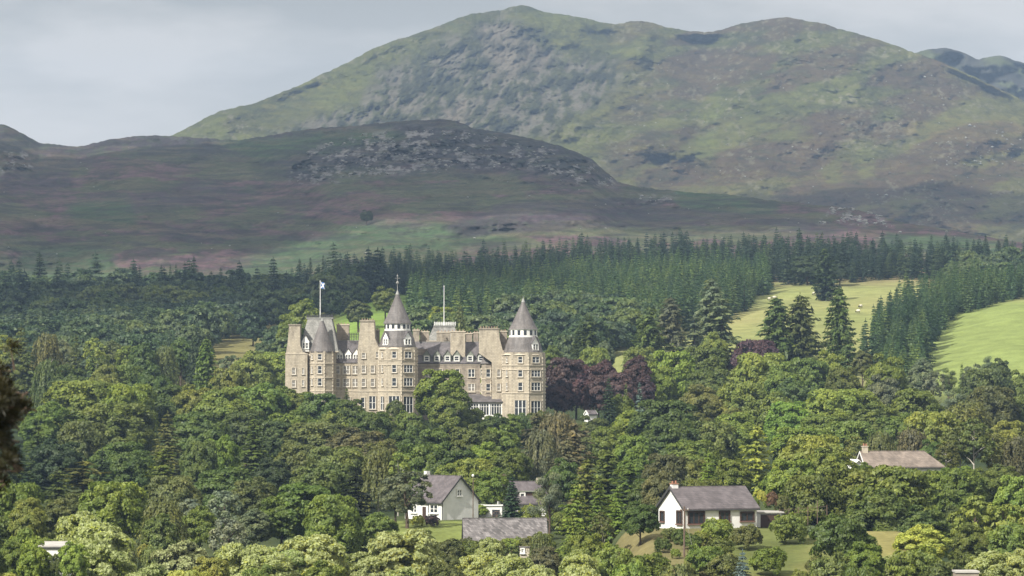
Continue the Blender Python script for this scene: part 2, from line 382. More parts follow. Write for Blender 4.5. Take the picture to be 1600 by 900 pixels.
# near and middle ground: woodland floor, garden grass, fields
dd = np.concatenate([np.linspace(0, 380, 40), np.linspace(384, 640, 130), np.linspace(644, 1100, 110), np.linspace(1104, 1760, 150)])
aa = np.linspace(-900, 2500, 430)
A2, D2 = np.meshgrid(aa, dd)
spread = np.maximum(D2, 60)
GX = (A2 - 800) / F * spread; GY = D2 - 12.0 * (D2 < 1); GZ = H(GX, D2)
GY = np.where(D2 < 1, -30, D2)
GZ = np.where(D2 > 1740, GZ - 25, GZ)
me = grid_mesh('ground', GX, GY, GZ, [land_mat('ground_cover', 0.12, 0.22, fine=1.2)])
U_, V_ = A2, 600 - GZ / np.maximum(D2, 1) * F
def blend(C, m, col): m = m[..., None]; return C * (1 - m) + np.array(col) * m
C = np.zeros(A2.shape + (3,)) + np.array((0.035, 0.05, 0.02))
nn = fbm(GX / 25, D2 / 60, 5, 21)
farm = ss(1010, 1080, D2)
fg = fbm(GX / 60, D2 / 120, 4, 33)
pale = np.array((0.31, 0.28, 0.12)); green = np.array((0.19, 0.225, 0.075))
field = pale * fg[..., None] + green * (1 - fg[..., None])
field = field * (0.86 + 0.28 * fbm(GX / 90, D2 / 14, 4, 61)[..., None])
C = C * (1 - farm[..., None]) + field * farm[..., None]
C = blend(C, ss(1380, 1420, A2 + (fg - .5) * 60) * farm * ss(1400, 1330, D2), (0.20, 0.245, 0.075))     # right pasture
C = blend(C, ss(740, 700, A2) * farm * ss(500, 540, A2), (0.16, 0.24, 0.05))                             # green field behind castle
C = blend(C, ss(500, 470, A2) * farm, (0.17, 0.155, 0.06))
C = blend(C, ss(1520, 1650, D2) * ss(0.4, 0.6, nn) * farm, (0.19, 0.15, 0.085))
lawn = poly_mask(GX, D2, [(-24, 548), (-6, 548), (-6, 576), (-24, 576)], 2)
C = blend(C, (1 - farm) * ss(.42, .6, nn), (0.06, 0.075, 0.03))
C = blend(C, lawn, (0.17, 0.20, 0.06))
gard = poly_mask(GX, D2, [(15, 425), (60, 425), (60, 482), (15, 482)], 3)
C = blend(C, gard, (0.22, 0.20, 0.075)); C = blend(C, gard * ss(0.45, 0.62, nn), (0.12, 0.14, 0.045))
C = blend(C, poly_mask(GX, D2, [(14, 425), (27.5, 425), (27.5, 480), (14, 480)], 2) * ss(.35, .5, nn) * .8, (0.17, 0.145, 0.07))
vcol(me, C.reshape(-1, 3))
gr = link(bpy.data.objects.new('ground', me)); tag(gr, kind='structure')

# ---- heather hill between the woods and the mountain
RB = np.array([(-700, 215), (-300, 185), (-60, 188), (0, 193), (25, 203), (60, 222), (120, 229), (165, 219), (200, 213), (240, 211), (300, 214), (370, 219), (450, 206), (500, 199), (560, 195), (620, 189),
               (690, 185), (715, 190), (740, 200), (785, 207), (830, 215), (870, 226), (900, 237), (925, 248), (940, 262), (965, 284), (1000, 292), (1060, 299), (1130, 303), (1200, 312), (1300, 322), (1350, 330),
               (1400, 345), (1480, 358), (1530, 367), (1600, 380), (1750, 398), (2200, 410)], float)
def ridge_line(R, a): return np.interp(a, R[:, 0], R[:, 1])
def dridgeB(a): return np.interp(a, [-700, 0, 400, 690, 960, 1200, 1530, 2200], [3300, 3200, 3100, 2900, 2600, 2450, 2200, 2100])
def profB(a, t):
    """t 0..1 foot to ridge -> distance, pixel row"""
    v0 = 600 - H((a - 800) / F * 1700, np.full(np.shape(a), 1700.)) / 1700 * F
    vr = ridge_line(RB, a) + 0.0
    d = 1700 + (dridgeB(a) - 1700) * t
    v = v0 + 2 + (vr - v0 - 2) * t ** 0.92
    return d, v
tt = np.concatenate([np.linspace(0, 0.97, 330), np.linspace(0.972, 1, 30)])
ab = np.arange(-650, 2250, 2.6)
A3, T3 = np.meshgrid(ab, tt)
DB, VB = profB(A3, T3)
env = ss(0, 0.04, T3) * ss(1, 0.97, T3)
rockB = np.maximum.reduce([poly_mask(A3, VB, [(450, 268), (480, 232), (560, 212), (640, 200), (720, 205), (840, 225), (930, 258), (965, 290), (880, 286), (830, 262), (760, 262), (640, 268), (540, 282), (460, 288)], 9),
                           poly_mask(A3, VB, [(-60, 238), (48, 238), (52, 268), (-60, 274)], 6), 0.8 * poly_mask(A3, VB, [(1300, 326), (1375, 328), (1385, 352), (1280, 350)], 7),
                           0.45 * poly_mask(A3, VB, [(970, 300), (1060, 305), (1050, 320), (960, 318)], 6)])
rn = fbm(A3 / 14, VB / 9, 5, 80, 0.65)
relief = (fbm(A3 / 150, VB / 60, 4, 40) - 0.5) * 170 + (fbm(A3 / 40, VB / 22, 4, 44) - .5) * 55 + (fbm(A3 / 10, VB / 8, 4, 47, .6) - .5) * (10 + 55 * rockB)
DB2 = DB + relief * env
wig = (fbm(A3 / 9, A3 * 0 + 3, 4, 91, .6) - .5) * 4 * ss(0.9, 1, T3)
ZB = (600 - VB - wig) / F * DB2; XB = (A3 - 800) / F * DB2
# back of the ridge
xb, db, zb = XB[-1], DB2[-1], ZB[-1]
bx_, by_, bz_ = [XB], [DB2], [ZB]
for k in (1, 2, 3, 4):
    bx_.append((xb * (1 + 0.02 * k))[None]); by_.append((db + 120 * k)[None]); bz_.append((zb - 14 * k ** 1.6)[None])
XB, YB, ZB = map(np.concatenate, (bx_, by_, bz_))
me = grid_mesh('heather_hill', XB, YB, ZB, [land_mat('heather_cover', 0.03, 0.36, speck=0.05, bump=.8, fine=0.25)])
n1 = fbm(A3 / 110, VB / 18, 5, 120, .55); n2 = fbm(A3 / 30, VB / 8, 5, 130, .6); n3 = fbm(A3 / 60, VB / 26, 5, 140)
heat = np.array((0.150, 0.098, 0.105)); dark = np.array((0.05, 0.052, 0.058)); grn = np.array((0.072, 0.118, 0.055)); tan = np.array((0.20, 0.165, 0.10))
CB = np.zeros(A3.shape + (3,)) + heat
CB = blend(CB, ss(0.42, 0.62, n2), (0.085, 0.068, 0.062))
CB = blend(CB, ss(0.46, 0.56, n1) * .8, (0.10, 0.125, 0.06))
up = ss(300, 255, VB + (n3 - .5) * 60) * ss(380, 440, A3) + ss(262, 225, VB + (n3 - .5) * 40) * ss(440, 380, A3)
CB = blend(CB, np.clip(up, 0, 1) * .85, dark)
for pl, s_ in (([(110, 318), (200, 306), (215, 350), (110, 352)], 12), ([(380, 400), (480, 372), (560, 345), (760, 342), (800, 375), (700, 392), (560, 400), (450, 430), (380, 425)], 14),
               ([(20, 392), (170, 392), (190, 420), (40, 425)], 10), ([(1045, 302), (1130, 308), (1215, 318), (1190, 338), (1060, 328)], 6), ([(1380, 362), (1540, 372), (1600, 400), (1380, 392)], 6),
               ([(-400, 425), (500, 425), (500, 480), (-400, 480)], 12), ([(340, 225), (600, 205), (640, 212), (400, 250)], 8)):
    CB = blend(CB, poly_mask(A3 + (n3 - .5) * 60, VB + (n1 - .5) * 22, pl, s_) * (0.7 + 0.5 * n2), grn)
for pl, s_ in (([(690, 352), (780, 322), (950, 308), (1100, 330), (1350, 350), (1300, 366), (900, 364), (720, 370)], 6), ([(170, 312), (330, 280), (400, 300), (250, 330)], 10),
               ([(0, 255), (110, 240), (110, 300), (0, 300)], 10), ([(250, 352), (380, 362), (340, 375), (240, 372)], 6)):
    CB = blend(CB, poly_mask(A3 + (n3 - .5) * 30, VB + (n1 - .5) * 14, pl, s_) * .8, (0.07, 0.058, 0.068))
CB = blend(CB, poly_mask(A3, VB + (n2 - .5) * 8, [(0, 336), (130, 342), (370, 370), (370, 374), (120, 352), (0, 348)], 3) * .5, tan)
CB = blend(CB, poly_mask(A3, VB + (n2 - .5) * 6, [(720, 372), (900, 358), (1150, 352), (1250, 356), (1100, 362), (900, 366)], 3) * .7, (0.13, 0.15, 0.07))
CB = blend(CB, poly_mask(A3, VB, [(-10, 240), (55, 243), (118, 240), (115, 262), (60, 262), (-10, 262)], 5) * .35, (0.15, 0.14, 0.08))
rk = rockB * ss(0.53, 0.60, rn)
CB = blend(CB, rk * .9, (0.30, 0.30, 0.29))
n7 = fbm(A3 / 60, VB / 4.5, 5, 501, .6); n8 = fbm(A3 / 12, VB / 5, 4, 511, .6)
CB = blend(CB, ss(0.55, 0.62, n7) * .45, (0.13, 0.115, 0.075))
CB = blend(CB, ss(0.44, 0.37, n7) * .55, (0.05, 0.048, 0.05))
CB = blend(CB, ss(0.60, 0.66, n8) * .35, (0.07, 0.10, 0.05))
CB = CB * np.array((.84, .82, .84))
CBf = np.concatenate([CB] + [CB[-1:]] * 4); vcol(me, CBf.reshape(-1, 3))
tag(link(bpy.data.objects.new('heather_hill', me)), kind='structure')

# ---- mountain
RC = np.array([(-700, 420), (0, 330), (150, 262), (262, 213), (300, 196), (318, 184), (345, 172), (400, 160), (430, 148), (470, 131), (505, 114), (540, 98), (580, 76), (610, 64), (640, 55), (672, 44), (700, 33), (735, 20),
               (760, 17), (785, 14), (800, 9), (815, 6), (830, 10), (850, 17), (885, 22), (915, 27), (935, 33), (965, 36), (990, 32), (1010, 32), (1040, 41), (1075, 47), (1100, 49), (1125, 46), (1150, 38), (1190, 30), (1228, 25),
               (1250, 29), (1290, 36), (1310, 44), (1340, 50), (1370, 60), (1400, 70), (1420, 78), (1440, 84), (1500, 108), (1560, 136), (1600, 156), (1700, 210), (2200, 330)], float)
tt = np.concatenate([np.linspace(0, 0.975, 430), np.linspace(0.977, 1, 26)])
ac = np.arange(-500, 2150, 2.3)
A4, T4 = np.meshgrid(ac, tt)
vr = ridge_line(RC, A4) + (fbm(A4 / 8, A4 * 0 + 9, 4, 95, .6) - .5) * 4 * ss(0.9, 1, T4)
VC = 455 + (vr - 455) * T4 ** 0.95
DC = 3300 + (np.interp(A4, [-500, 260, 815, 1230, 1600, 2150], [4300, 4700, 5500, 5300, 4700, 4300]) - 3300) * T4
crag = poly_mask(A4 + (fbm(A4 / 40, VC / 40, 3, 7) - .5) * 30, VC, [(380, 232), (440, 205), (500, 178), (560, 168), (600, 112), (690, 66), (780, 25), (830, 40), (850, 72), (880, 92), (962, 92), (975, 118), (940, 155), (880, 195), (840, 215), (760, 215), (600, 210)], 16)
# gullies run down the slope; big folds and spurs
dvr = VC - vr
cr = fbm(A4 / 12 + VC / 30, VC / 15, 5, 150, .65)
rel = (fbm(A4 / 170 - VC / 200, VC / 110, 4, 160) - .5) * 300 + (fbm(A4 / 70 + VC / 90, VC / 60, 3, 170) - .5) * 70 + (fbm(A4 / 20, VC / 12, 5, 175, .6) - .5) * 46 + (cr - .5) * 75 * crag
# spur falling from right skyline to left centre, valley beside it
def seg_d(u, v, pts):
    q = np.full(u.shape, 1e9)
    for (x0, y0), (x1, y1) in zip(pts[:-1], pts[1:]):
        t = np.clip(((u - x0) * (x1 - x0) + (v - y0) * (y1 - y0)) / ((x1 - x0) ** 2 + (y1 - y0) ** 2), 0, 1)
        q = np.minimum(q, np.hypot(u - x0 - t * (x1 - x0), v - y0 - t * (y1 - y0)))
    return q
rel -= 110 * np.exp(-(seg_d(A4, VC, [(1010, 60), (960, 140), (860, 205), (830, 240)]) / 26) ** 2)
rel -= 110 * np.exp(-(seg_d(A4, VC, [(1650, 180), (1530, 215), (1480, 250), (1380, 330)]) / 40) ** 2)
rel += 60 * np.exp(-(seg_d(A4, VC, [(1100, 60), (1110, 160), (1080, 260)]) / 34) ** 2)
rel -= 60 * np.exp(-(seg_d(A4, VC, [(1230, 40), (1190, 120), (1010, 230)]) / 24) ** 2)
env = ss(0, 0.05, T4) * ss(1, 0.95, T4)
DC2 = DC + rel * env
XC = (A4 - 800) / F * DC2; ZC = (600 - VC) / F * DC2
bx_, by_, bz_ = [XC], [DC2], [ZC]
for k in (1, 2, 3, 4):
    bx_.append((XC[-1] * (1 + 0.02 * k))[None]); by_.append((DC2[-1] + 150 * k)[None]); bz_.append((ZC[-1] - 20 * k ** 1.7)[None])
me = grid_mesh('mountain', *map(np.concatenate, (bx_, by_, bz_)), [land_mat('mountain_cover', 0.02, 0.24, speck=0.025, bump=1.0, fine=0.14)])
n1 = fbm(A4 / 120 + VC / 90, VC / 45, 5, 220, .55); n2 = fbm(A4 / 26, VC / 11, 5, 230, .62); n3 = fbm(A4 / 60, VC / 30, 5, 240)
CC = np.zeros(A4.shape + (3,)) + np.array((0.135, 0.15, 0.07))
CC = blend(CC, ss(0.40, 0.62, n2), (0.095, 0.112, 0.056))
CC = blend(CC, ss(0.66, 0.75, n2) * .5, (0.24, 0.23, 0.11))
low = ss(150, 260, VC + (n1 - .5) * 160) * ss(900, 1000, A4) + ss(1350, 1500, A4) * .6
CC = blend(CC, np.clip(low, 0, 1) * .75, (0.145, 0.105, 0.088))
CC = blend(CC, ss(0.50, 0.60, n1) * ss(930, 990, A4) * .75, (0.105, 0.085, 0.066))
CC = blend(CC, ss(900, 700, A4) * ss(0.5, 0.65, n3) * .5, (0.10, 0.10, 0.06))
for pl, s_, c_, w_ in (([(1330, 255), (1345, 228), (1372, 236), (1362, 275), (1345, 272)], 5, (0.21, 0.24, 0.10), .7), ([(1080, 250), (1090, 190), (1130, 160), (1120, 230), (1110, 270)], 8, (0.18, 0.24, 0.09), .6),
                       ([(1130, 295), (1215, 300), (1210, 310), (1140, 306)], 3, (0.24, 0.22, 0.12), .8), ([(830, 240), (880, 190), (1000, 130), (1010, 136), (900, 200), (850, 235)], 5, (0.24, 0.26, 0.12), .7),
                       ([(1380, 200), (1600, 175), (1600, 215), (1480, 225)], 8, (0.25, 0.22, 0.11), .6), ([(1020, 70), (1060, 75), (1070, 100), (1025, 100)], 6, (0.10, 0.09, 0.06), .4),
                       ([(1180, 60), (1330, 90), (1420, 92), (1300, 60), (1220, 45)], 8, (0.09, 0.10, 0.06), .7), ([(1300, 60), (1440, 90), (1480, 130), (1350, 95)], 6, (0.10, 0.11, 0.07), .7)):
    CC = blend(CC, poly_mask(A4 + (n3 - .5) * 16, VC + (n2 - .5) * 16, pl, s_) * w_, c_)
n4 = fbm(A4 / 48, VC / 6.5, 5, 401, .6); n5 = fbm(A4 / 6, VC / 5, 4, 411, .65); n6 = fbm(A4 / 34 - VC / 30, VC / 40, 4, 421)
CC = blend(CC, ss(0.54, 0.60, n4) * ss(930, 1000, A4) * .35, (0.10, 0.08, 0.062))
CC = blend(CC, ss(0.58, 0.66, n4) * .4, (0.23, 0.235, 0.095))  # yellow-green grass, lightened so its patches read as sunlit
CC = blend(CC, ss(0.50, 0.58, n1) * ss(1000, 1060, A4) * .6, (0.12, 0.088, 0.075))
CC = blend(CC, ss(0.49, 0.42, n1) * .5, (0.17, 0.20, 0.075))
CC = blend(CC, ss(0.035, 0.0, abs(n6 - .5)) * .55, (0.07, 0.075, 0.045))
CC = blend(CC, ss(0.40, 0.34, n4) * .5, (0.065, 0.075, 0.045))
CC = blend(CC, ss(0.62, 0.66, n5) * ss(.48, .58, n3) * .7, (0.24, 0.24, 0.22))
rg = ss(0.52, 0.58, cr)
CC = blend(CC, crag * .75, (0.075, 0.085, 0.06))
CC = blend(CC, crag * ss(.44, .36, cr) * .8, (0.04, 0.045, 0.04))
CC = blend(CC, crag * rg * .95, (0.20, 0.195, 0.21))
for pl, w_ in (([(695, 178), (728, 150), (732, 200), (730, 215), (690, 200)], .95), ([(740, 40), (800, 35), (845, 75), (872, 95), (850, 108), (800, 110), (760, 90)], .75), ([(760, 70), (810, 60), (815, 120), (770, 125)], .5)):
    CC = blend(CC, poly_mask(A4 + (n2 - .5) * 16, VC + (n2 - .5) * 16, pl, 6) * w_ * (.45 + .9 * ss(.35, .6, cr)), (0.215, 0.20, 0.215))
sp = poly_mask(A4, VC, [(1260, 140), (1350, 145), (1340, 165), (1270, 160)], 6) * .6 + poly_mask(A4, VC, [(1300, 215), (1420, 180), (1430, 220), (1320, 240)], 8) * .4 + poly_mask(A4, VC, [(1300, 50), (1440, 85), (1450, 110), (1360, 85)], 6) * .5
CC = blend(CC, np.clip(sp, 0, 1) * ss(0.58, 0.66, fbm(A4 / 7, VC / 5, 3, 260)), (0.34, 0.34, 0.33))
CC = CC * np.array((0.63, 0.59, 0.42)); vcol(me, np.concatenate([CC] + [CC[-1:]] * 4).reshape(-1, 3))
tag(link(bpy.data.objects.new('mountain', me)), kind='structure')

# ---- further hill at the right
RD = np.array([(1200, 160), (1380, 92), (1425, 84), (1440, 79), (1460, 75), (1480, 74), (1500, 78), (1515, 85), (1530, 92), (1545, 88), (1565, 86), (1585, 92), (1600, 97), (1700, 115), (2100, 190)], float)
tt = np.linspace(0, 1, 90); A5, T5 = np.meshgrid(np.arange(1200, 2100, 4.0), tt)
VD = 330 + (ridge_line(RD, A5) - 330 + (fbm(A5 / 8, A5 * 0, 4, 97) - .5) * 3) * T5
DD = 4960 + 520 * T5 + (fbm(A5 / 40, VD / 30, 5, 270, .6) - .5) * 260 * ss(1, .95, T5)
XD = (A5 - 800) / F * DD; ZD = (600 - VD) / F * DD
XD, DD, ZD = [np.concatenate(q) for q in (([XD, XD[-1:] * 1.02]), ([DD, DD[-1:] + 300]), ([ZD, ZD[-1:] - 60]))]
me = grid_mesh('far_hill', XD, DD, ZD, [land_mat('far_cover', 0.02, 0.25, fine=0.12)])
nq = fbm(XD / 60, ZD / 25, 5, 280)
CD = blend(np.zeros(XD.shape + (3,)) + np.array((0.075, 0.085, 0.042)), ss(0.45, 0.6, nq), (0.045, 0.045, 0.04)); vcol(me, CD.reshape(-1, 3))
tag(link(bpy.data.objects.new('far_hill', me)), kind='structure')

# ---- boulders lying on the hills (far too many and too small to count)
def boulders(name, spots, mat_):
    mb = MB(); ic = [(0, 0, 1), (.9, 0, .45), (.28, .85, .45), (-.72, .53, .4), (-.72, -.53, .45), (.28, -.85, .4), (0, 0, -.5)]
    fc = [(0, 1, 2), (0, 2, 3), (0, 3, 4), (0, 4, 5), (0, 5, 1), (6, 2, 1), (6, 3, 2), (6, 4, 3), (6, 5, 4), (6, 1, 5)]
    for (x, y, z, s) in spots:
        a = random.random() * 6.3; jj = [random.uniform(.7, 1.3) for _ in ic]
        mb.add([(x + s * j * (p[0] * cos(a) - p[1] * sin(a)), y + s * j * (p[0] * sin(a) + p[1] * cos(a)), z + s * j * p[2] * .8) for p, j in zip(ic, jj)], fc)
    return tag(mb.build(name, mat_), kind='stuff')
M['boulder'] = mat('lichened_rock', (0.27, 0.27, 0.255), 0.95, 0.1, noise=(0.4, .25))
spots = []
def spot_on(XX, YY, ZZ, AA, VV, cond, n, s0, s1):
    idx = np.argwhere(cond); pick = idx[RG.choice(len(idx), min(n, len(idx)), replace=False)]
    for r, c in pick: spots.append((XX[r, c], YY[r, c], ZZ[r, c], random.uniform(s0, s1) * (1.6 if random.random() < .1 else 1)))
vis = (A3 > -40) & (A3 < 1640)
spot_on(XB, YB, ZB, A3, VB, vis & (rockB > .4) & (rn > .5), 420, 0.6, 1.8)
spot_on(XB, YB, ZB, A3, VB, vis & (T3 < .95) & (n1.shape[0] > 0), 130, 0.4, 1.0)
vis = (A4 > 980) & (A4 < 1640)
spot_on(XC, DC2, ZC, A4, VC, vis & (A4 > 1480) & (VC > 190) & (VC < 260), 70, 0.8, 2.0)
spot_on(XC, DC2, ZC, A4, VC, vis & (VC > 70) & (VC < 340), 150, 0.8, 2.0)
boulders('boulders', spots, M['boulder'])

# ------------------------------------------------------------------ trees: prototypes
def leaf_mesh(name, Cc, Nn, S, T=None, asp=0.62, tone=None, bloom=None, mats=None, trunk=None):
    n = len(Cc); Nn = Nn / (np.linalg.norm(Nn, axis=1, keepdims=True) + 1e-9)
    if T is None: T = RG.normal(size=(n, 3))
    T = T - (T * Nn).sum(1, keepdims=True) * Nn; T /= (np.linalg.norm(T, axis=1, keepdims=True) + 1e-9); B = np.cross(Nn, T)
    S = S[:, None]; k = RG.uniform(.75, 1.25, (n, 4, 1))
    V = np.stack([Cc + T * S * k[:, 0], Cc + B * S * asp * k[:, 1], Cc - T * S * k[:, 2], Cc - B * S * asp * k[:, 3]], 1)
    V = V.reshape(-1, 3); Fc = np.arange(n * 4).reshape(n, 4); mi = None; tone = RG.uniform(0, 1, n) if tone is None else tone
    me = mesh_np(name, V, Fc, mats)
    at = me.attributes.new('tone', 'FLOAT', 'FACE'); at.data.foreach_set('value', np.clip(tone, 0, 1).astype(np.float32))
    if bloom is not None:
        at = me.attributes.new('bloom', 'FLOAT', 'FACE'); at.data.foreach_set('value', np.clip(bloom, 0, 1).astype(np.float32))
    return me
def unit(n):
    v = RG.normal(size=(n, 3)); return v / np.linalg.norm(v, axis=1, keepdims=True)
PROTO = {}
def broad(name, rx=6, zb=2.2, h=15, lobes=34, puffs=8, leaves=52, shape='round', mat_='leaf', ls=0.30, airy=0.0, bark='bark', bloom_=0.0, flat=1.0):
    cz = (h + zb) / 2; rz = (h - zb) / 2
    Cs, Ns, Ss, To, Bl, Ts = [], [], [], [], [], []
    lob = []
    for i in range(lobes):
        t = (i + .5) / lobes; zz = 1 - 1.72 * t; ph = i * 2.39996 + random.uniform(-.3, .3)
        q = sqrt(max(0, 1 - zz * zz)); k = random.uniform(.66, 1.0)
        if shape == 'cone': q *= 0.5 + 0.55 * (1 - (zz + 1) / 2)
        if shape == 'dome': q = q ** .7
        if shape == 'oval' : q *= 0.85
        c = np.array([rx * q * k * .80 * cos(ph), rx * q * k * .80 * sin(ph), cz + rz * zz * k * .84 + random.uniform(-.3, .3)])
        r = rx * random.uniform(.24, .38) * (1 - airy * .3)
        lob.append((c, r)); out = c - np.array([0, 0, cz - rz * .2]); out = out / (np.linalg.norm(out) + 1e-6)
        pd = unit(puffs * 3); sc_ = pd @ out + pd[:, 2] * .5; pd = pd[np.argsort(-sc_)[:puffs]]
        for p in pd:
            pc = c + p * r * .72; pr = r * random.uniform(.36, .55); tn = random.gauss(.47, .09)
            d_ = unit(leaves); d_ = d_ + out * .45 + np.array([0, 0, .35]); d_ /= np.linalg.norm(d_, axis=1, keepdims=True)
            Cs.append(pc + d_ * pr * RG.uniform(.7, 1.12, (leaves, 1)) * np.array([1, 1, .8]))
            Ns.append(d_ * .65 + out * np.array([.6, .6, .2]) + RG.normal(size=(leaves, 3)) * .5); Ss.append(RG.uniform(.7, 1.3, leaves) * ls)
            To.append(tn + RG.normal(0, .13, leaves)); Bl.append((RG.uniform(0, 1, leaves) < bloom_ * np.clip(.35 + (d_ @ (out * .5 + np.array([0, 0, .5]))), 0, 1)) * RG.uniform(.5, 1, leaves))
    # loose inner leaves, coloured darker as inner shade, so the crown is not hollow
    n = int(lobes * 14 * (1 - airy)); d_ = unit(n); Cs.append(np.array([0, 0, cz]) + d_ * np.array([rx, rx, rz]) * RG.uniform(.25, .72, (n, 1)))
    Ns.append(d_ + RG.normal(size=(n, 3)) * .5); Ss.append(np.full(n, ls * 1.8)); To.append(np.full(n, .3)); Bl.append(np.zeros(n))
    Cc = np.concatenate(Cs); Cc[:, 2] = np.where(Cc[:, 2] < .3, .3 + RG.uniform(0, .5, len(Cc)), Cc[:, 2])
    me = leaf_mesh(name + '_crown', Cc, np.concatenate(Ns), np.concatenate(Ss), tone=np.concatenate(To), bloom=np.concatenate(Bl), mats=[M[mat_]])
    tk = MB(); lean = random.uniform(-.4, .4)
    kk = .5 if bark == 'birch_bark' else 1
    tk.tube([(0, 0, -1.5), (.1, 0, zb * .6), (lean, .2, cz), (lean * 1.4, 0, h * .86)], [.42 * kk, .32 * kk, .22 * kk, .05], 7)
    for c, r in lob[::3]:
        z0 = max(zb * .6, min(c[2] - 2.2, cz * 1.1)); s_ = np.array([lean * z0 / cz, 0, z0])
        tk.tube([s_, (s_ + c) / 2 + np.array([0, 0, .3]), c], [.15, .09, .03], 5)
    PROTO[name] = (me, tk.mesh(name + '_trunk', M[bark], True), 2 * rx, h)
def weeping(name, rx=4.5, h=14, mat_='leaf', bark='birch_bark'):
    Cs, Ns, Ss, Ts, To = [], [], [], [], []
    for i in range(420):
        t = random.random() ** .8; a = random.random() * 6.28; k = sqrt(random.random())
        z0 = 3.5 + (h - 3.5) * (1 - t * t * .9) * random.uniform(.82, 1); r = rx * k * (.35 + .75 * t)
        p = np.array([r * cos(a), r * sin(a), z0]); L = random.uniform(1.2, 3.6); m_ = 14; tn = random.gauss(.5, .15)
        s_ = np.linspace(0, 1, m_)[:, None]
        Cs.append(p + np.array([cos(a) * .5, sin(a) * .5, 0]) * s_ + np.array([0, 0, -1]) * L * s_ + RG.normal(size=(m_, 3)) * .16)
        Ns.append(np.array([cos(a), sin(a), .5]) + RG.normal(size=(m_, 3)) * .5); Ss.append(RG.uniform(.2, .4, m_)); Ts.append(np.array([0, 0, 1]) + RG.normal(size=(m_, 3)) * .25); To.append(tn + RG.normal(0, .12, m_))
    Cc = np.concatenate(Cs); Cc[:, 2] = np.maximum(Cc[:, 2], .4)
    me = leaf_mesh(name + '_crown', Cc, np.concatenate(Ns), np.concatenate(Ss), T=np.concatenate(Ts), asp=.5, tone=np.concatenate(To), mats=[M[mat_]])
    tk = MB(); tk.tube([(0, 0, -1.5), (.15, 0, 4), (-.1, .1, 8), (.1, 0, h * .92)], [.24, .19, .12, .03], 7)
    for i in range(9):
        a = i * 2.4; z = 3.5 + i * .9; tk.tube([(0, 0, z), (cos(a) * 1.3, sin(a) * 1.3, z + 1.6), (cos(a) * 2.4, sin(a) * 2.4, z + 2.2)], [.09, .06, .02], 5)
    PROTO[name] = (me, tk.mesh(name + '_trunk', M[bark], True), 2 * rx, h)
def conifer(name, R=4.0, h=20, whorls=26, nb=9, zb=1.0, pw=.8, droop=.25, var=.15, miss=0.0, mat_='leaf', sp=.36, size=.5, updense=1.0, bark='bark', lumpy=0.0):
    Cs, Ns, Ss, Ts, To = [], [], [], [], []
    tk = MB(); tk.tube([(0, 0, -1.5), (0, 0, h * .5), (0, 0, h * .985)], [.38, .22, .03], 7)
    side = [random.uniform(.75, 1.15) for _ in range(8)]
    for i in range(whorls):
        f = (i + random.uniform(-.3, .3)) / whorls; f = max(0, min(.985, f)); z0 = zb + (h - zb) * f
        for b in range(nb):
            if random.random() < miss: continue
            a = b * 2 * pi / nb + i * 1.3 + random.uniform(-.3, .3)
            L = R * (1 - f) ** pw * random.gauss(1, var) * side[int(a / (2 * pi) * 8) % 8] + .22
            if f < .12: L *= .75 + 2 * f
            L = max(.25, L); ns = max(2, int(L / sp)); s_ = (np.arange(ns) + .6) / ns
            dr = np.array([cos(a), sin(a)]); zz = z0 - droop * L * s_ + droop * .55 * L * s_ ** 2.5
            c = np.stack([dr[0] * L * s_, dr[1] * L * s_, zz], 1)
            tn = random.gauss(.45, .1)
            wd = (.18 + .55 * (1 - s_)) * min(1, L / 2)
            for sgn in (-1, 0, 1):
                lat = np.array([-dr[1], dr[0]]) * sgn
                cc = c.copy(); cc[:, 0] += lat[0] * wd * .8; cc[:, 1] += lat[1] * wd * .8; cc[:, 2] -= abs(sgn) * .1 + RG.uniform(0, .12, ns)
                cc += RG.normal(size=cc.shape) * .07
                Cs.append(cc); Ts.append(np.tile([dr[0] + lat[0] * .7, dr[1] + lat[1] * .7, -.25], (ns, 1)) + RG.normal(size=(ns, 3)) * .2)
                Ns.append(np.tile([dr[0] * .45, dr[1] * .45, 1.0], (ns, 1)) + RG.normal(size=(ns, 3)) * .38); Ss.append(RG.uniform(.75, 1.25, ns) * size * (.55 + .45 * min(1, L / 2)))
                To.append(tn + .18 * (s_ - .5) + RG.normal(0, .1, ns))
            if random.random() < .25: tk.tube([(0, 0, z0), (dr[0] * L * .7, dr[1] * L * .7, z0 - droop * L * .55)], [.07, .02], 4)
    # leader
    Cs.append(np.stack([RG.normal(0, .05, 14), RG.normal(0, .05, 14), np.linspace(h * .93, h, 14)], 1)); Ns.append(unit(14)); Ts.append(np.tile([0, 0, 1.], (14, 1))); Ss.append(np.full(14, .22)); To.append(np.full(14, .5))
    me = leaf_mesh(name + '_crown', np.concatenate(Cs), np.concatenate(Ns), np.concatenate(Ss), T=np.concatenate(Ts), asp=.45, tone=np.concatenate(To), mats=[M[mat_]])
    PROTO[name] = (me, tk.mesh(name + '_trunk', M[bark], True), 2 * R, h)
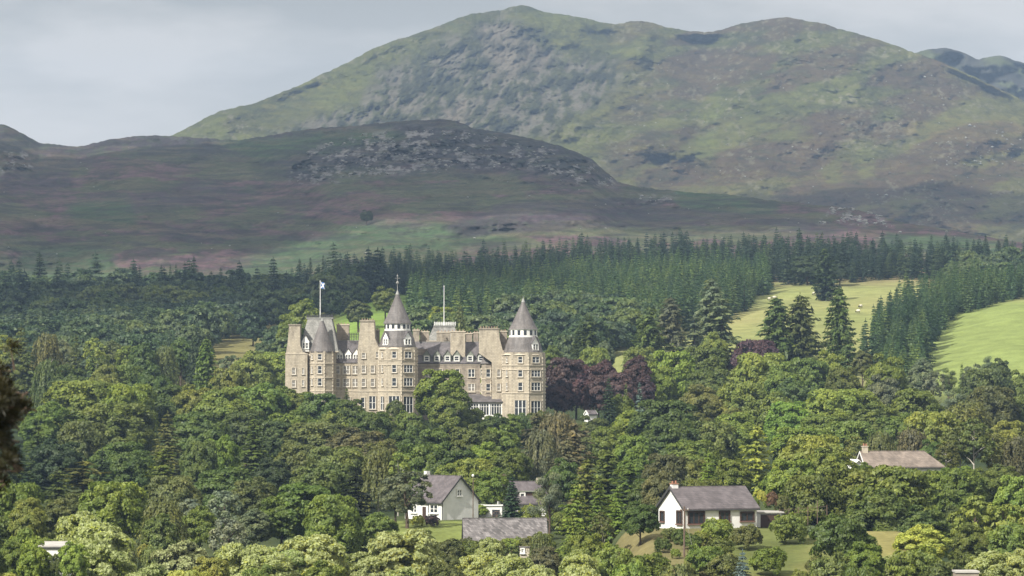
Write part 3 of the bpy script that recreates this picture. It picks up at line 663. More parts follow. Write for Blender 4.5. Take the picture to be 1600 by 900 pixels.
def pine(name, R=4.5, h=15, mat_='leaf'):
    Cs, Ns, Ss, To = [], [], [], []; tk = MB()
    tk.tube([(0, 0, -1.5), (.2, 0, h * .4), (-.2, .1, h * .7), (.1, 0, h * .95)], [.34, .26, .17, .05], 7)
    for i in range(24):
        f = random.uniform(.3, 1) ; a = i * 2.4; q = R * random.uniform(.35, .95) * (1 - ((f - .55) / .55) ** 2 * .75) ; z = h * (.25 + .7 * f)
        c = np.array([q * cos(a), q * sin(a), z]); z0 = max(h * .25, z - 2.2); tk.tube([(0, 0, z0), (c + np.array([0, 0, z0])) / 2 * np.array([1, 1, 1]), c], [.12, .08, .03], 5)
        n = 300; d_ = unit(n); r = random.uniform(1.0, 1.6); tn = random.gauss(.45, .12)
        Cs.append(c + d_ * r * np.array([1.1, 1.1, .62]) * RG.uniform(.6, 1.1, (n, 1))); Ns.append(d_ + np.array([0, 0, .4]) + RG.normal(size=(n, 3)) * .5); Ss.append(RG.uniform(.16, .32, n)); To.append(tn + RG.normal(0, .12, n))
    me = leaf_mesh(name + '_crown', np.concatenate(Cs), np.concatenate(Ns), np.concatenate(Ss), asp=.4, tone=np.concatenate(To), mats=[M[mat_]])
    PROTO[name] = (me, tk.mesh(name + '_trunk', M['bark'], True), 2 * R + 2, h)

for k, kw in enumerate([dict(shape='round'), dict(shape='dome', zb=1.5), dict(shape='oval', rx=5, lobes=30), dict(shape='round', lobes=44, puffs=7, zb=1.0), dict(shape='dome', rx=6.5, h=13, zb=1.0, lobes=38)]):
    broad('broad%d' % k, **kw)
for k in range(3): broad('bloom%d' % k, shape=['dome', 'round', 'dome'][k], zb=1.0, lobes=42, puffs=9, leaves=50, ls=.27, mat_='leaf_bloom', bloom_=.8, h=14)
for k in range(2): broad('airy%d' % k, shape=['oval', 'round'][k], lobes=26, puffs=6, leaves=26, ls=.30, airy=.8, rx=5, bark='birch_bark' if k == 0 else 'bark')
for k in range(2): broad('bush%d' % k, rx=6, h=9, zb=.2, lobes=34, puffs=7, leaves=30, ls=.34, shape='dome')
weeping('weep0'); weeping('weep1', rx=5.2, h=13)
conifer('spruce0'); conifer('spruce1', R=3.2, h=20, pw=.9, droop=.35, var=.2)
conifer('fir0', R=4.6, h=20, whorls=21, nb=8, pw=.6, droop=.3, var=.32, miss=.16, size=.62)
conifer('fir1', R=4.2, h=20, whorls=19, nb=7, pw=.5, droop=.18, var=.4, miss=.26, size=.66)
conifer('fir2', R=5.2, h=17, whorls=26, nb=10, pw=.5, droop=.22, var=.30, miss=.10, size=.62, sp=.34)
conifer('cone0', R=5, h=17, whorls=30, nb=13, pw=.55, droop=.1, var=.1, size=.5, zb=.3)
conifer('slim0', R=2.2, h=15, whorls=30, nb=10, pw=.5, droop=.05, var=.12, size=.36, zb=.3, sp=.3)
pine('pine0')
# distant prototypes with the colours of a wood
conifer('wood_spruce', R=2.6, h=17, whorls=17, nb=7, pw=.85, droop=.25, var=.18, size=.62, sp=.5, mat_='far_spruce', zb=.5)
conifer('wood_dark', R=3.2, h=18, whorls=17, nb=7, pw=.75, droop=.3, var=.22, size=.66, sp=.5, mat_='far_dark', zb=.5)
broad('wood_broad', rx=5.4, h=13, zb=.5, lobes=24, puffs=6, leaves=20, ls=.55, mat_='far_broad')

COLR = dict(dark=(0.100, 0.142, 0.040), deep=(0.044, 0.070, 0.030), mid=(0.150, 0.200, 0.044), fresh=(0.190, 0.258, 0.046), light=(0.215, 0.265, 0.06), yellow=(0.33, 0.365, 0.085), olive=(0.150, 0.175, 0.056),
            grey=(0.15, 0.185, 0.105), silver=(0.23, 0.27, 0.18), purple=(0.108, 0.062, 0.076), blue=(0.14, 0.19, 0.18), spruce=(0.05, 0.085, 0.045), brown=(0.135, 0.135, 0.07), bloom=(0.10, 0.155, 0.035), black=(0.018, 0.025, 0.012))
KIND = dict(broad='broadleaf_tree', bloom='flowering_tree', airy='birch_tree', bush='shrub', weep='weeping_tree', spruce='spruce_tree', fir='fir_tree', cone='conifer_tree', slim='columnar_conifer', pine='pine_tree')
CAT = dict(broadleaf_tree='tree', flowering_tree='tree', birch_tree='tree', shrub='shrub', weeping_tree='tree', spruce_tree='tree', fir_tree='tree', conifer_tree='tree', columnar_conifer='tree', pine_tree='tree')
TREES = []
def tree(proto, u, vt, wpx, d, col, vb=None, note=None, jit=.10, minh=2.0):
    """a tree whose top stands at pixel row vt, at distance d, wpx wide"""
    me, tk, pw, ph = PROTO[proto]
    base = ''.join(c for c in proto if not c.isdigit()); nm = KIND[base]
    want = {'bush': .8, 'slim': ph / pw, 'fir': 1.9, 'spruce': 2.2, 'cone': 1.6, 'pine': 1.4, 'weep': 1.4}.get(base, 1.15)
    best = None
    for q in ([0] if d != int(d) else np.linspace(-.045, .045, 19)):     # a little nearer or further, wherever the ground suits its size
        d2 = d * (1 + q); p2 = P(u, vt, d2); h2 = max(.2, p2[2] - (h1(p2[0], d2) if d2 < 1690 else hgt_any(u, d2))); w2 = wpx / F * d2
        s_ = abs(math.log(h2 / w2 / want)) + abs(q) * 4
        if best is None or s_ < best[0]: best = (s_, d2, p2, h2, w2)
    _, d, pt, hgt, wid = best
    mn = max(minh * .6, wid * (.6 if base == 'bush' else .8)); g = (h1(pt[0], d) if d < 1690 else hgt_any(u, d)) if hgt > mn else pt[2] - mn; hgt = max(mn, hgt)
    r = empty(nm, (pt[0], d, g), random.random() * 6.28); s = wid / pw * 1.04
    r.scale = (s, s, hgt / ph)
    c = bpy.data.objects.new('crown', me); link(c, r)
    lim = want * (1.35 if base not in ('spruce', 'fir', 'slim', 'cone') else 9)
    if hgt / wid > lim:      # tall in the wood: bare stem below, crown keeps its shape
        k = max(.35, lim * wid / hgt); c.scale = (1, 1, k); c.location.z = ph * (1 - k)
    cc = np.array(COLR[col]) * np.array([random.uniform(1 - jit, 1 + jit), random.uniform(1 - jit * .6, 1 + jit * .6), random.uniform(1 - jit, 1 + jit)]) * random.uniform(.80, 1.22)
    c.color = (*cc, 1)
    if base != 'bush' :
        t = bpy.data.objects.new('trunk', tk); link(t, r)
    TREES.append(dict(o=r, u=u, v=vt, w=wpx, d=d, col=col, kind=nm, h=hgt, note=note, base=base))
    return r

# ------------------------------------------------------------------ trees: every tree one can tell apart
CLEAR = [(446, 852, 440, 648, 893), (640, 752, 744, 812, 572), (668, 727, 812, 834, 552), (727, 856, 810, 846, 535), (745, 855, 748, 812, 578), (1033, 1222, 752, 824, 474), (1046, 1104, 828, 872, 438),
         (1206, 1262, 832, 890, 428), (1345, 1484, 702, 736, 596), (913, 939, 633, 650, 868), (62, 103, 857, 893, 396), (1493, 1530, 892, 900, 390)]
def dv(v): return float(np.interp(v, [500, 560, 600, 650, 700, 750, 800, 850, 900], [1000, 960, 870, 770, 660, 565, 490, 435, 402]))
def T(p, u, vt, w, col, d=None, note=None): return tree(p, u, vt, w, d or dv(vt), col, note=note)
MAN = [
 # left skyline
 ('airy0', 8, 522, 52, 'light', 1000), ('spruce0', 33, 506, 62, 'olive', 1005), ('weep0', 73, 518, 56, 'olive', 990), ('broad0', 98, 534, 40, 'grey', 1020), ('spruce1', 119, 522, 42, 'olive', 1000), ('airy0', 150, 527, 48, 'light', 1000),
 ('broad2', 176, 533, 46, 'olive', 1010), ('airy1', 200, 533, 46, 'light', 1000), ('broad2', 222, 536, 50, 'dark', 985), ('weep0', 258, 538, 48, 'olive', 990), ('broad2', 283, 528, 46, 'dark', 1000), ('cone0', 307, 508, 36, 'deep', 1010),
 ('cone0', 322, 527, 54, 'mid', 975), ('airy1', 360, 548, 46, 'grey', 1020), ('broad0', 394, 552, 70, 'light', 985), ('broad3', 428, 548, 62, 'light', 990), ('broad1', 360, 570, 60, 'light', 950), ('spruce1', 145, 545, 40, 'dark', 975), ('fir0', 45, 545, 50, 'dark', 960),
 ('weep1', 75, 560, 60, 'dark', 940), ('broad0', 110, 575, 70, 'dark', 930), ('broad3', 165, 568, 60, 'light', 940), ('broad4', 200, 572, 60, 'mid', 935), ('broad0', 240, 576, 60, 'dark', 930), ('broad2', 20, 552, 60, 'mid', 960), ('broad0', 10, 600, 80, 'dark', 880),
 # big round oaks left
 ('broad4', 132, 597, 124, 'light', 860), ('broad4', 200, 602, 90, 'fresh', 850), ('broad3', 262, 599, 104, 'dark', 865), ('broad1', 304, 600, 70, 'light', 860), ('broad3', 350, 603, 96, 'mid', 855), ('broad1', 402, 598, 96, 'mid', 870), ('broad0', 440, 606, 60, 'mid', 850),
 ('broad1', 75, 628, 80, 'mid', 800), ('broad4', 185, 632, 120, 'mid', 800), ('broad3', 310, 640, 90, 'dark', 790), ('broad3', 385, 640, 80, 'dark', 785), ('broad1', 345, 680, 60, 'fresh', 700),
 ('fir0', 115, 636, 84, 'dark', 740), ('spruce0', 60, 660, 84, 'dark', 700), ('spruce1', 30, 690, 70, 'spruce', 660), ('spruce0', 262, 642, 84, 'olive', 720), ('fir0', 256, 695, 66, 'mid', 640), ('spruce1', 398, 652, 74, 'dark', 730), ('broad3', 190, 688, 110, 'dark', 690), ('broad1', 205, 706, 80, 'dark', 660),
 ('broad4', 312, 690, 60, 'dark', 680), ('fir1', 130, 715, 84, 'olive', 610), ('fir0', 92, 730, 74, 'dark', 590), ('spruce0', 160, 700, 60, 'spruce', 640), ('broad3', 355, 728, 100, 'dark', 610), ('broad1', 395, 745, 80, 'olive', 590), ('broad0', 425, 720, 70, 'deep', 640),
 ('broad4', 176, 755, 104, 'fresh', 555), ('bloom1', 195, 757, 70, 'light', 552), ('weep1', 256, 778, 88, 'olive', 520), ('airy1', 298, 772, 60, 'silver', 540), ('airy1', 350, 758, 62, 'silver', 550), ('broad0', 312, 795, 70, 'mid', 510), ('airy1', 356, 800, 66, 'silver', 480), ('broad2', 396, 795, 66, 'grey', 500),
 ('broad4', 22, 757, 92, 'fresh', 500), ('broad3', 44, 775, 60, 'light', 480), ('bloom0', 120, 797, 80, 'yellow', 470), ('bloom0', 158, 812, 110, 'yellow', 450), ('broad1', 44, 826, 84, 'fresh', 428), ('broad0', 20, 848, 60, 'mid', 420), ('bloom2', 150, 848, 110, 'light', 425), ('weep0', 236, 850, 50, 'olive', 440),
 ('bush0', 226, 852, 22, 'yellow', 455), ('bloom1', 284, 848, 92, 'brown', 430), ('bloom0', 388, 846, 110, 'yellow', 435), ('bloom2', 420, 862, 90, 'light', 415), ('broad3', 330, 868, 60, 'yellow', 412), ('bloom1', 236, 884, 80, 'light', 404), ('bush1', 90, 866, 26, 'dark', 392), ('broad0', 54, 848, 50, 'fresh', 390), ('bush0', 76, 884, 40, 'mid', 388), ('broad1', 114, 846, 46, 'light', 390), ('broad3', 76, 838, 50, 'mid', 412.5), ('broad0', 78, 888, 50, 'dark', 384), ('broad0', 60, 893, 60, 'dark', 385),
 # below the castle, left half
 ('broad1', 462, 608, 66, 'mid', 868), ('broad3', 498, 612, 70, 'dark', 860), ('spruce1', 542, 606, 26, 'dark', 868), ('broad3', 545, 622, 62, 'dark', 855), ('bush0', 618, 628, 30, 'dark', 882), ('broad4', 580, 645, 70, 'dark', 850), ('broad0', 600, 650, 50, 'mid', 840), ('bush1', 640, 646, 50, 'mid', 870), ('bush0', 520, 640, 70, 'mid', 850),
 ('broad3', 690, 575, 80, 'fresh', 876), ('broad4', 676, 606, 46, 'fresh', 868), ('broad0', 702, 612, 66, 'mid', 860), ('bush1', 735, 640, 40, 'mid', 872), ('broad1', 772, 646, 50, 'dark', 862), ('broad0', 800, 649, 40, 'mid', 860), ('bush0', 842, 646, 50, 'olive', 880), ('bush1', 820, 649, 40, 'dark', 870),
 ('broad4', 500, 662, 110, 'olive', 760), ('broad1', 560, 668, 100, 'brown', 750), ('broad3', 470, 692, 76, 'olive', 700), ('broad4', 530, 700, 110, 'olive', 680), ('broad0', 600, 690, 70, 'olive', 700), ('broad1', 455, 640, 80, 'mid', 790), ('broad3', 430, 655, 70, 'dark', 770),
 ('broad0', 635, 672, 66, 'dark', 740), ('broad3', 680, 668, 80, 'mid', 750), ('broad1', 735, 662, 84, 'dark', 760), ('broad0', 780, 668, 70, 'mid', 745), ('broad4', 660, 696, 90, 'mid', 690), ('broad3', 710, 700, 90, 'dark', 690), ('broad0', 760, 694, 66, 'fresh', 690), ('broad1', 795, 700, 70, 'mid', 680), ('broad4', 740, 718, 76, 'light', 640), ('broad0', 768, 735, 56, 'mid', 615), ('broad3', 700, 722, 60, 'mid', 640),
 ('weep0', 592, 700, 66, 'olive', 600), ('airy0', 622, 706, 56, 'light', 600), ('airy1', 636, 727, 84, 'grey', 556), ('broad0', 618, 748, 60, 'grey', 560), ('airy1', 655, 770, 34, 'grey', 562), ('fir0', 556, 733, 72, 'black', 540), ('broad3', 476, 752, 120, 'mid', 530), ('broad4', 520, 775, 90, 'fresh', 510), ('broad0', 440, 775, 80, 'mid', 520), ('broad1', 590, 800, 60, 'mid', 500),
 ('bush0', 718, 789, 26, 'grey', 566), ('bush1', 750, 789, 24, 'fresh', 566), ('bush0', 675, 806, 22, 'purple', 562), ('bush1', 652, 806, 20, 'yellow', 562), ('bush1', 660, 828, 36, 'mid', 530),
 ('spruce1', 800, 741, 46, 'spruce', 557.5), ('slim0', 800, 752, 34, 'spruce', 558.5), ('bush0', 826, 792, 40, 'fresh', 545), ('pine0', 858, 738, 66, 'grey', 552.5), ('bush1', 880, 790, 50, 'mid', 550), ('broad0', 880, 720, 56, 'dark', 620),
 ('bloom0', 490, 832, 110, 'yellow', 445), ('bloom2', 440, 858, 90, 'light', 425), ('bloom0', 625, 824, 120, 'yellow', 452), ('bloom1', 590, 858, 90, 'light', 425), ('bloom2', 660, 858, 84, 'yellow', 425), ('broad2', 702, 842, 56, 'olive', 465), ('broad3', 552, 862, 56, 'mid', 432),
 ('bloom1', 765, 842, 46, 'light', 462), ('bush0', 742, 846, 40, 'mid', 510), ('bush1', 775, 846, 36, 'olive', 515), ('bush0', 800, 842, 34, 'light', 515), ('bush1', 832, 838, 40, 'olive', 512), ('bush1', 850, 834, 36, 'mid', 512), ('bush0', 728, 842, 24, 'olive', 510), ('bloom0', 745, 862, 76, 'yellow', 430), ('airy1', 800, 850, 30, 'olive', 500), ('weep0', 844, 832, 40, 'olive', 500), ('bloom2', 800, 868, 76, 'yellow', 420), ('broad3', 852, 852, 50, 'brown', 455), ('bloom0', 845, 880, 70, 'yellow', 405), ('bloom1', 905, 862, 60, 'yellow', 425), ('broad0', 700, 878, 60, 'olive', 410), ('broad1', 510, 876, 80, 'mid', 405),
 # brown green giant and the conifers right of centre
 ('fir0', 838, 640, 60, 'brown', 770), ('weep1', 872, 642, 84, 'brown', 740), ('fir1', 898, 655, 60, 'brown', 720), ('weep1', 846, 670, 70, 'brown', 690), ('fir0', 885, 682, 70, 'brown', 660), ('broad0', 925, 653, 60, 'dark', 780), ('broad3', 950, 664, 60, 'mid', 740),
 ('fir0', 950, 697, 76, 'mid', 600), ('fir0', 918, 712, 66, 'mid', 590), ('fir1', 985, 712, 76, 'mid', 590), ('spruce0', 935, 745, 66, 'mid', 520), ('spruce0', 965, 758, 60, 'mid', 500), ('fir0', 900, 752, 56, 'fresh', 520), ('broad0', 1000, 787, 56, 'dark', 470), ('broad3', 1010, 745, 60, 'dark', 530), ('airy0', 942, 800, 44, 'olive', 450), ('spruce1', 895, 795, 50, 'mid', 460), ('broad1', 915, 828, 60, 'mid', 440),
 ('slim0', 1028, 838, 15, 'dark', 442), ('broad3', 1040, 706, 70, 'brown', 600), ('broad0', 1030, 735, 56, 'brown', 500), ('spruce0', 1107, 703, 60, 'fresh', 580), ('fir0', 1182, 660, 64, 'yellow', 640), ('broad1', 1075, 712, 66, 'olive', 620), ('broad3', 1145, 715, 60, 'fresh', 590),
 # purple beeches and their neighbours
 ('broad3', 880, 556, 66, 'purple', 935), ('broad1', 900, 585, 60, 'purple', 925), ('broad2', 945, 563, 48, 'purple', 930), ('broad2', 995, 556, 46, 'purple', 935), ('broad0', 935, 590, 50, 'purple', 918), ('broad3', 918, 570, 62, 'purple', 928), ('broad3', 968, 578, 56, 'purple', 926), ('broad1', 900, 562, 56, 'purple', 938), ('broad0', 1006, 590, 40, 'purple', 925), ('broad1', 870, 600, 50, 'purple', 915),
 ('spruce0', 951, 588, 34, 'spruce', 880), ('spruce1', 999, 597, 28, 'blue', 870), ('spruce1', 978, 598, 22, 'olive', 875), ('bush1', 970, 620, 40, 'fresh', 880), ('cone0', 1178, 530, 4, 'purple', 985),
 ('broad0', 862, 542, 36, 'mid', 985), ('broad4', 928, 545, 56, 'light', 980), ('broad3', 1000, 540, 60, 'light', 985), ('broad2', 945, 533, 36, 'grey', 1000), ('broad3', 1050, 545, 80, 'fresh', 970), ('broad0', 1030, 572, 60, 'fresh', 940), ('broad3', 1100, 540, 80, 'mid', 975), ('broad0', 1115, 522, 46, 'light', 990), ('broad3', 1110, 575, 80, 'dark', 930),
 ('broad4', 1180, 533, 80, 'purple', 990), ('broad4', 1186, 554, 96, 'light', 955), ('broad0', 1225, 570, 60, 'mid', 940), ('broad3', 1260, 556, 76, 'mid', 955), ('broad0', 1295, 552, 56, 'fresh', 960), ('broad1', 1240, 590, 60, 'dark', 900), ('broad3', 1318, 572, 60, 'mid', 935), ('broad0', 1385, 557, 66, 'fresh', 955), ('broad2', 1348, 548, 34, 'olive', 975), ('broad2', 1440, 560, 48, 'grey', 960),
 ('airy1', 1460, 575, 40, 'grey', 950), ('pine0', 1482, 575, 36, 'dark', 965), ('spruce1', 1503, 568, 22, 'dark', 975), ('pine0', 1545, 556, 34, 'grey', 985), ('broad0', 1562, 562, 34, 'dark', 980), ('broad4', 1545, 578, 84, 'olive', 950), ('broad0', 1595, 582, 50, 'mid', 950), ('broad0', 1520, 572, 40, 'grey', 970), ('pine0', 1490, 610, 60, 'grey', 880),
 ('broad3', 1040, 622, 110, 'dark', 820), ('broad4', 1045, 660, 100, 'dark', 750), ('broad0', 985, 645, 70, 'fresh', 790), ('broad3', 990, 678, 60, 'fresh', 710), ('broad0', 1095, 605, 80, 'olive', 880), ('broad1', 1140, 625, 56, 'light', 840), ('broad3', 1148, 642, 80, 'light', 800), ('broad4', 1110, 660, 90, 'olive', 760), ('broad3', 1080, 685, 90, 'mid', 700),
 ('broad4', 1160, 600, 80, 'mid', 880), ('broad1', 1205, 612, 70, 'mid', 860), ('broad3', 1235, 625, 80, 'fresh', 830), ('broad4', 1300, 610, 104, 'light', 860), ('broad3', 1345, 605, 80, 'light', 870), ('broad0', 1380, 590, 60, 'grey', 900), ('broad3', 1430, 605, 96, 'mid', 870), ('broad4', 1550, 605, 80, 'olive', 880), ('broad0', 1590, 620, 60, 'mid', 860), ('broad3', 1290, 645, 90, 'light', 790), ('broad1', 1370, 632, 90, 'mid', 820),
 ('broad3', 1250, 665, 90, 'fresh', 740), ('broad4', 1330, 660, 90, 'mid', 760), ('broad0', 1405, 650, 80, 'mid', 780), ('broad4', 1455, 645, 90, 'light', 790), ('weep0', 1510, 625, 90, 'olive', 830), ('broad3', 1575, 655, 80, 'light', 770),
 ('broad4', 1268, 682, 110, 'light', 640), ('broad1', 1295, 700, 80, 'light', 590), ('broad3', 1235, 715, 90, 'light', 580), ('airy0', 1338, 680, 56, 'olive', 660), ('weep0', 1375, 672, 60, 'olive', 680), ('weep0', 1425, 668, 70, 'brown', 700), ('broad0', 1455, 690, 46, 'dark', 660), ('airy0', 1500, 665, 70, 'olive', 650), ('airy0', 1522, 652, 70, 'olive', 640), ('airy0', 1550, 668, 60, 'olive', 650), ('weep0', 1590, 680, 60, 'brown', 640), ('airy0', 1478, 690, 50, 'olive', 640),
 ('broad4', 1345, 735, 130, 'mid', 545), ('broad3', 1400, 724, 124, 'mid', 530), ('broad1', 1375, 765, 120, 'dark', 500), ('broad4', 1270, 745, 96, 'mid', 540), ('broad0', 1465, 740, 70, 'fresh', 560), ('broad1', 1440, 790, 90, 'dark', 490), ('broad4', 1500, 735, 80, 'mid', 570), ('broad3', 1440, 733, 66, 'mid', 585), ('broad1', 1482, 731, 50, 'fresh', 588), ('broad0', 1412, 736, 60, 'dark', 582), ('broad1', 1345, 722, 44, 'mid', 585), ('airy1', 1525, 762, 84, 'light', 480), ('airy1', 1570, 775, 84, 'light', 470), ('broad3', 1590, 740, 70, 'light', 540), ('broad2', 1490, 790, 50, 'dark', 480),
 ('bloom2', 1548, 862, 76, 'yellow', 425), ('bloom1', 1590, 860, 60, 'yellow', 425), ('bush0', 1430, 862, 90, 'mid', 428), ('bloom1', 1398, 868, 56, 'light', 420), ('bush1', 1475, 880, 70, 'olive', 410), ('broad0', 1350, 850, 70, 'fresh', 430),
 ('bush0', 1046, 826, 26, 'olive', 468), ('bush1', 1080, 836, 30, 'mid', 463), ('bush0', 1095, 832, 26, 'light', 463), ('bush1', 1036, 842, 26, 'dark', 458), ('bush0', 1085, 866, 30, 'olive', 440), ('broad1', 1505, 728, 56, 'fresh', 600), ('broad0', 1540, 735, 60, 'mid', 590), ('broad3', 1480, 722, 50, 'mid', 615), ('broad1', 1565, 725, 50, 'olive', 600),
 # garden of the bungalow
 ('bush0', 1120, 813, 50, 'light', 462), ('bush1', 1166, 822, 46, 'olive', 456), ('bush0', 1232, 806, 56, 'mid', 468), ('bush1', 1275, 872, 30, 'olive', 425), ('bush0', 1062, 828, 26, 'dark', 470), ('bush1', 1056, 858, 16, 'fresh', 448), ('bush0', 1312, 812, 90, 'dark', 465), ('bush1', 1345, 835, 60, 'mid', 445), ('bush0', 1270, 822, 26, 'grey', 468),
 ('spruce0', 1160, 858, 60, 'blue', 410), ('bush1', 1200, 858, 54, 'fresh', 430), ('bush0', 1100, 855, 56, 'mid', 440), ('bush0', 1130, 868, 60, 'olive', 422), ('bush1', 1300, 872, 84, 'olive', 425), ('bush0', 1250, 893, 30, 'light', 412), ('bush1', 1010, 868, 70, 'mid', 422), ('bush0', 960, 858, 80, 'mid', 430), ('bush0', 1060, 886, 76, 'olive', 405),
 ('bush1', 1190, 768, 16, 'yellow', 500), ('bush0', 1206, 770, 20, 'terra', 505), ('bush1', 1180, 778, 14, 'fresh', 500), ('bush0', 1222, 775, 24, 'olive', 505), ('bush1', 1125, 842, 40, 'mid', 450), ('bush0', 985, 884, 70, 'light', 404), ('bush1', 1345, 886, 60, 'mid', 406),
 # tall conifers on the skyline of the near wood
 ('fir2', 918, 490, 58, 'dark', 1060), ('fir2', 1014, 478, 66, 'dark', 1080), ('fir2', 1048, 462, 62, 'grey', 1085), ('fir2', 1112, 432, 66, 'grey', 1060), ('fir1', 1128, 460, 60, 'grey', 1075), ('fir2', 1214, 462, 74, 'dark', 1040), ('fir2', 1250, 458, 76, 'dark', 1045), ('fir2', 1311, 447, 56, 'dark', 1045), ('fir0', 1325, 510, 40, 'dark', 1010), ('fir1', 1085, 490, 50, 'grey', 1070), ('cone0', 719, 475, 40, 'olive', 990),
 # trees standing free in the fields and on the hill
 ('fir2', 1289, 386, 42, 'deep', 1470.5), ('broad3', 1262, 398, 56, 'deep', 1560.5), ('broad0', 1312, 412, 34, 'deep', 1570.5), ('broad0', 573, 329, 21, 'deep', 2120.5), ('broad3', 690, 478, 50, 'fresh', 1180), ('broad0', 602, 450, 44, 'mid', 1300), ('broad2', 560, 470, 44, 'olive', 1300),
 ('spruce1', 1540, 367, 20, 'deep', 1850), ('spruce0', 1560, 374, 22, 'deep', 1850), ('spruce1', 1582, 376, 18, 'deep', 1850), ('broad2', 474, 468, 60, 'light', 1150), ('broad0', 455, 490, 44, 'light', 1120),
]
def hgt_any(u, d):
    """world height of the land at azimuth u and distance d, on the near ground or on the heather hill"""
    if d < 1700: return h1((u - 800) / F * d, d)
    t = (d - 1700) / (dridgeB(u) - 1700); dd_, v_ = profB(np.array([float(u)]), np.array([t])); return (600 - float(v_[0])) / F * d
COLR['terra'] = (0.18, 0.11, 0.07)
for t in MAN:
    p, u, vt, w, c, d = t
    if w < 6: continue
    T(p, u, vt, w, c, d)
# gaps between them are filled by more trees, back to front
def clash(u, vt, w, d):
    for (a, b, t, bt, D) in CLEAR:
        if d < D and u + w * .5 > a and u - w * .5 < b and vt < bt: return True
    return False
def blocked(u, vt, w):
    for q in TREES:
        if abs(q['u'] - u) < (q['w'] + w) * .33 and abs(q['v'] - vt) < 24: return True
    return False
for row, vt0 in enumerate([568, 590, 612, 634, 656, 678, 700, 722, 746, 770, 796, 822, 846, 868, 886]):
    u = -30 + random.uniform(0, 40)
    while u < 1630:
        vt = vt0 + random.uniform(-8, 8); d = dv(vt) * random.uniform(.98, 1.02); w = random.uniform(52, 84) * (1 + row * .012)
        hillgap = vt < 600 and 445 < u < 855
        if 1190 < u < 1300 and 800 < vt < 880: u += 30; continue
        if vt > 740 and 1230 < u < 1420: u += 40; continue
        if not hillgap and not clash(u, vt, w, d) and not blocked(u, vt, w):
            left = u < 640
            if row < 8: col = random.choice(['dark', 'dark', 'mid', 'olive', 'deep'] if left else (['dark', 'mid', 'mid', 'olive'] if u < 900 else ['mid', 'fresh', 'light', 'mid', 'olive']))
            elif row < 11: col = random.choice(['dark', 'mid', 'olive', 'fresh', 'mid'])
            else: col = random.choice(['mid', 'yellow', 'light', 'olive', 'mid'])
            pr = random.choice(['broad0', 'broad1', 'broad3', 'broad4', 'broad2']) if random.random() < .86 or row > 9 else random.choice(['spruce0', 'fir0', 'spruce1'])
            if row > 11 and random.random() < .4: pr = random.choice(['bloom0', 'bloom1', 'bloom2'])
            tree(pr, u, vt, w, d, col)
        u += w * .5
print('near trees', len(TREES))

# ------------------------------------------------------------------ far woods
def wood_points(poly, n, step):
    """poly in (azimuth, distance); jittered grid in world metres"""
    us = [p[0] for p in poly]; ds = [p[1] for p in poly]; out = []
    d = min(ds)
    while d < max(ds):
        x = (min(us) - 800) / F * d
        while x < (max(us) - 800) / F * d:
            xx = x + random.uniform(-.45, .45) * step; d2 = d + random.uniform(-.45, .45) * step; u = xx / d2 * F + 800; ins = False
            for i in range(len(poly)):
                x0, y0 = poly[i]; x1, y1 = poly[(i + 1) % len(poly)]
                if (y0 > d2) != (y1 > d2) and u < (x1 - x0) * (d2 - y0) / (y1 - y0) + x0: ins = not ins
            if ins: out.append((xx, d2, u))
            x += step
        d += step
    return out
def wood(name, pts, proto, h0, h1_, cval=None):
    """one wood that reads as a mass: copies of a tree instanced over its points"""
    me = bpy.data.meshes.new(name); V = np.array([(x, d, hgt_any(u, d)) for x, d, u in pts], np.float32); n = len(V)
    me.vertices.add(n); me.vertices.foreach_set('co', V.ravel())
    h = RG.uniform(h0, h1_, n) * RG.choice([1, 1, 1, .7, 1.12], n) * (0.85 + .3 * fbm(V[:, 0] / 30, V[:, 1] / 60, 2, 77)); ph = PROTO[proto][3]; s = h / ph
    wv = RG.uniform(.85, 1.2, n) * (1.15 if proto != 'wood_broad' else 1)
    at = me.attributes.new('scl', 'FLOAT_VECTOR', 'POINT'); at.data.foreach_set('vector', np.stack([s * wv, s * wv, s], 1).astype(np.float32).ravel())
    at = me.attributes.new('rot', 'FLOAT_VECTOR', 'POINT'); at.data.foreach_set('vector', np.stack([RG.normal(0, .03, n), RG.normal(0, .03, n), RG.uniform(0, 6.28, n)], 1).astype(np.float32).ravel())
    o = link(bpy.data.objects.new(name, me)); g = bpy.data.node_groups.new(name + '_scatter', 'GeometryNodeTree')
    g.interface.new_socket('Geometry', in_out='INPUT', socket_type='NodeSocketGeometry'); g.interface.new_socket('Geometry', in_out='OUTPUT', socket_type='NodeSocketGeometry')
    gi = g.nodes.new('NodeGroupInput'); go = g.nodes.new('NodeGroupOutput'); ip = g.nodes.new('GeometryNodeInstanceOnPoints'); oi = g.nodes.new('GeometryNodeObjectInfo')
    oi.inputs['Object'].default_value = SRC[proto]; oi.inputs['As Instance'].default_value = True
    a1 = g.nodes.new('GeometryNodeInputNamedAttribute'); a1.data_type = 'FLOAT_VECTOR'; a1.inputs['Name'].default_value = 'scl'
    a2 = g.nodes.new('GeometryNodeInputNamedAttribute'); a2.data_type = 'FLOAT_VECTOR'; a2.inputs['Name'].default_value = 'rot'
    m2p = g.nodes.new('GeometryNodeMeshToPoints')
    g.links.new(gi.outputs[0], m2p.inputs['Mesh']); g.links.new(m2p.outputs[0], ip.inputs['Points']); g.links.new(oi.outputs['Geometry'], ip.inputs['Instance'])
    g.links.new(a2.outputs[0], ip.inputs['Rotation']); g.links.new(a1.outputs[0], ip.inputs['Scale']); g.links.new(ip.outputs[0], go.inputs[0])
    md = o.modifiers.new('scatter', 'NODES'); md.node_group = g
    return tag(o, kind='stuff')
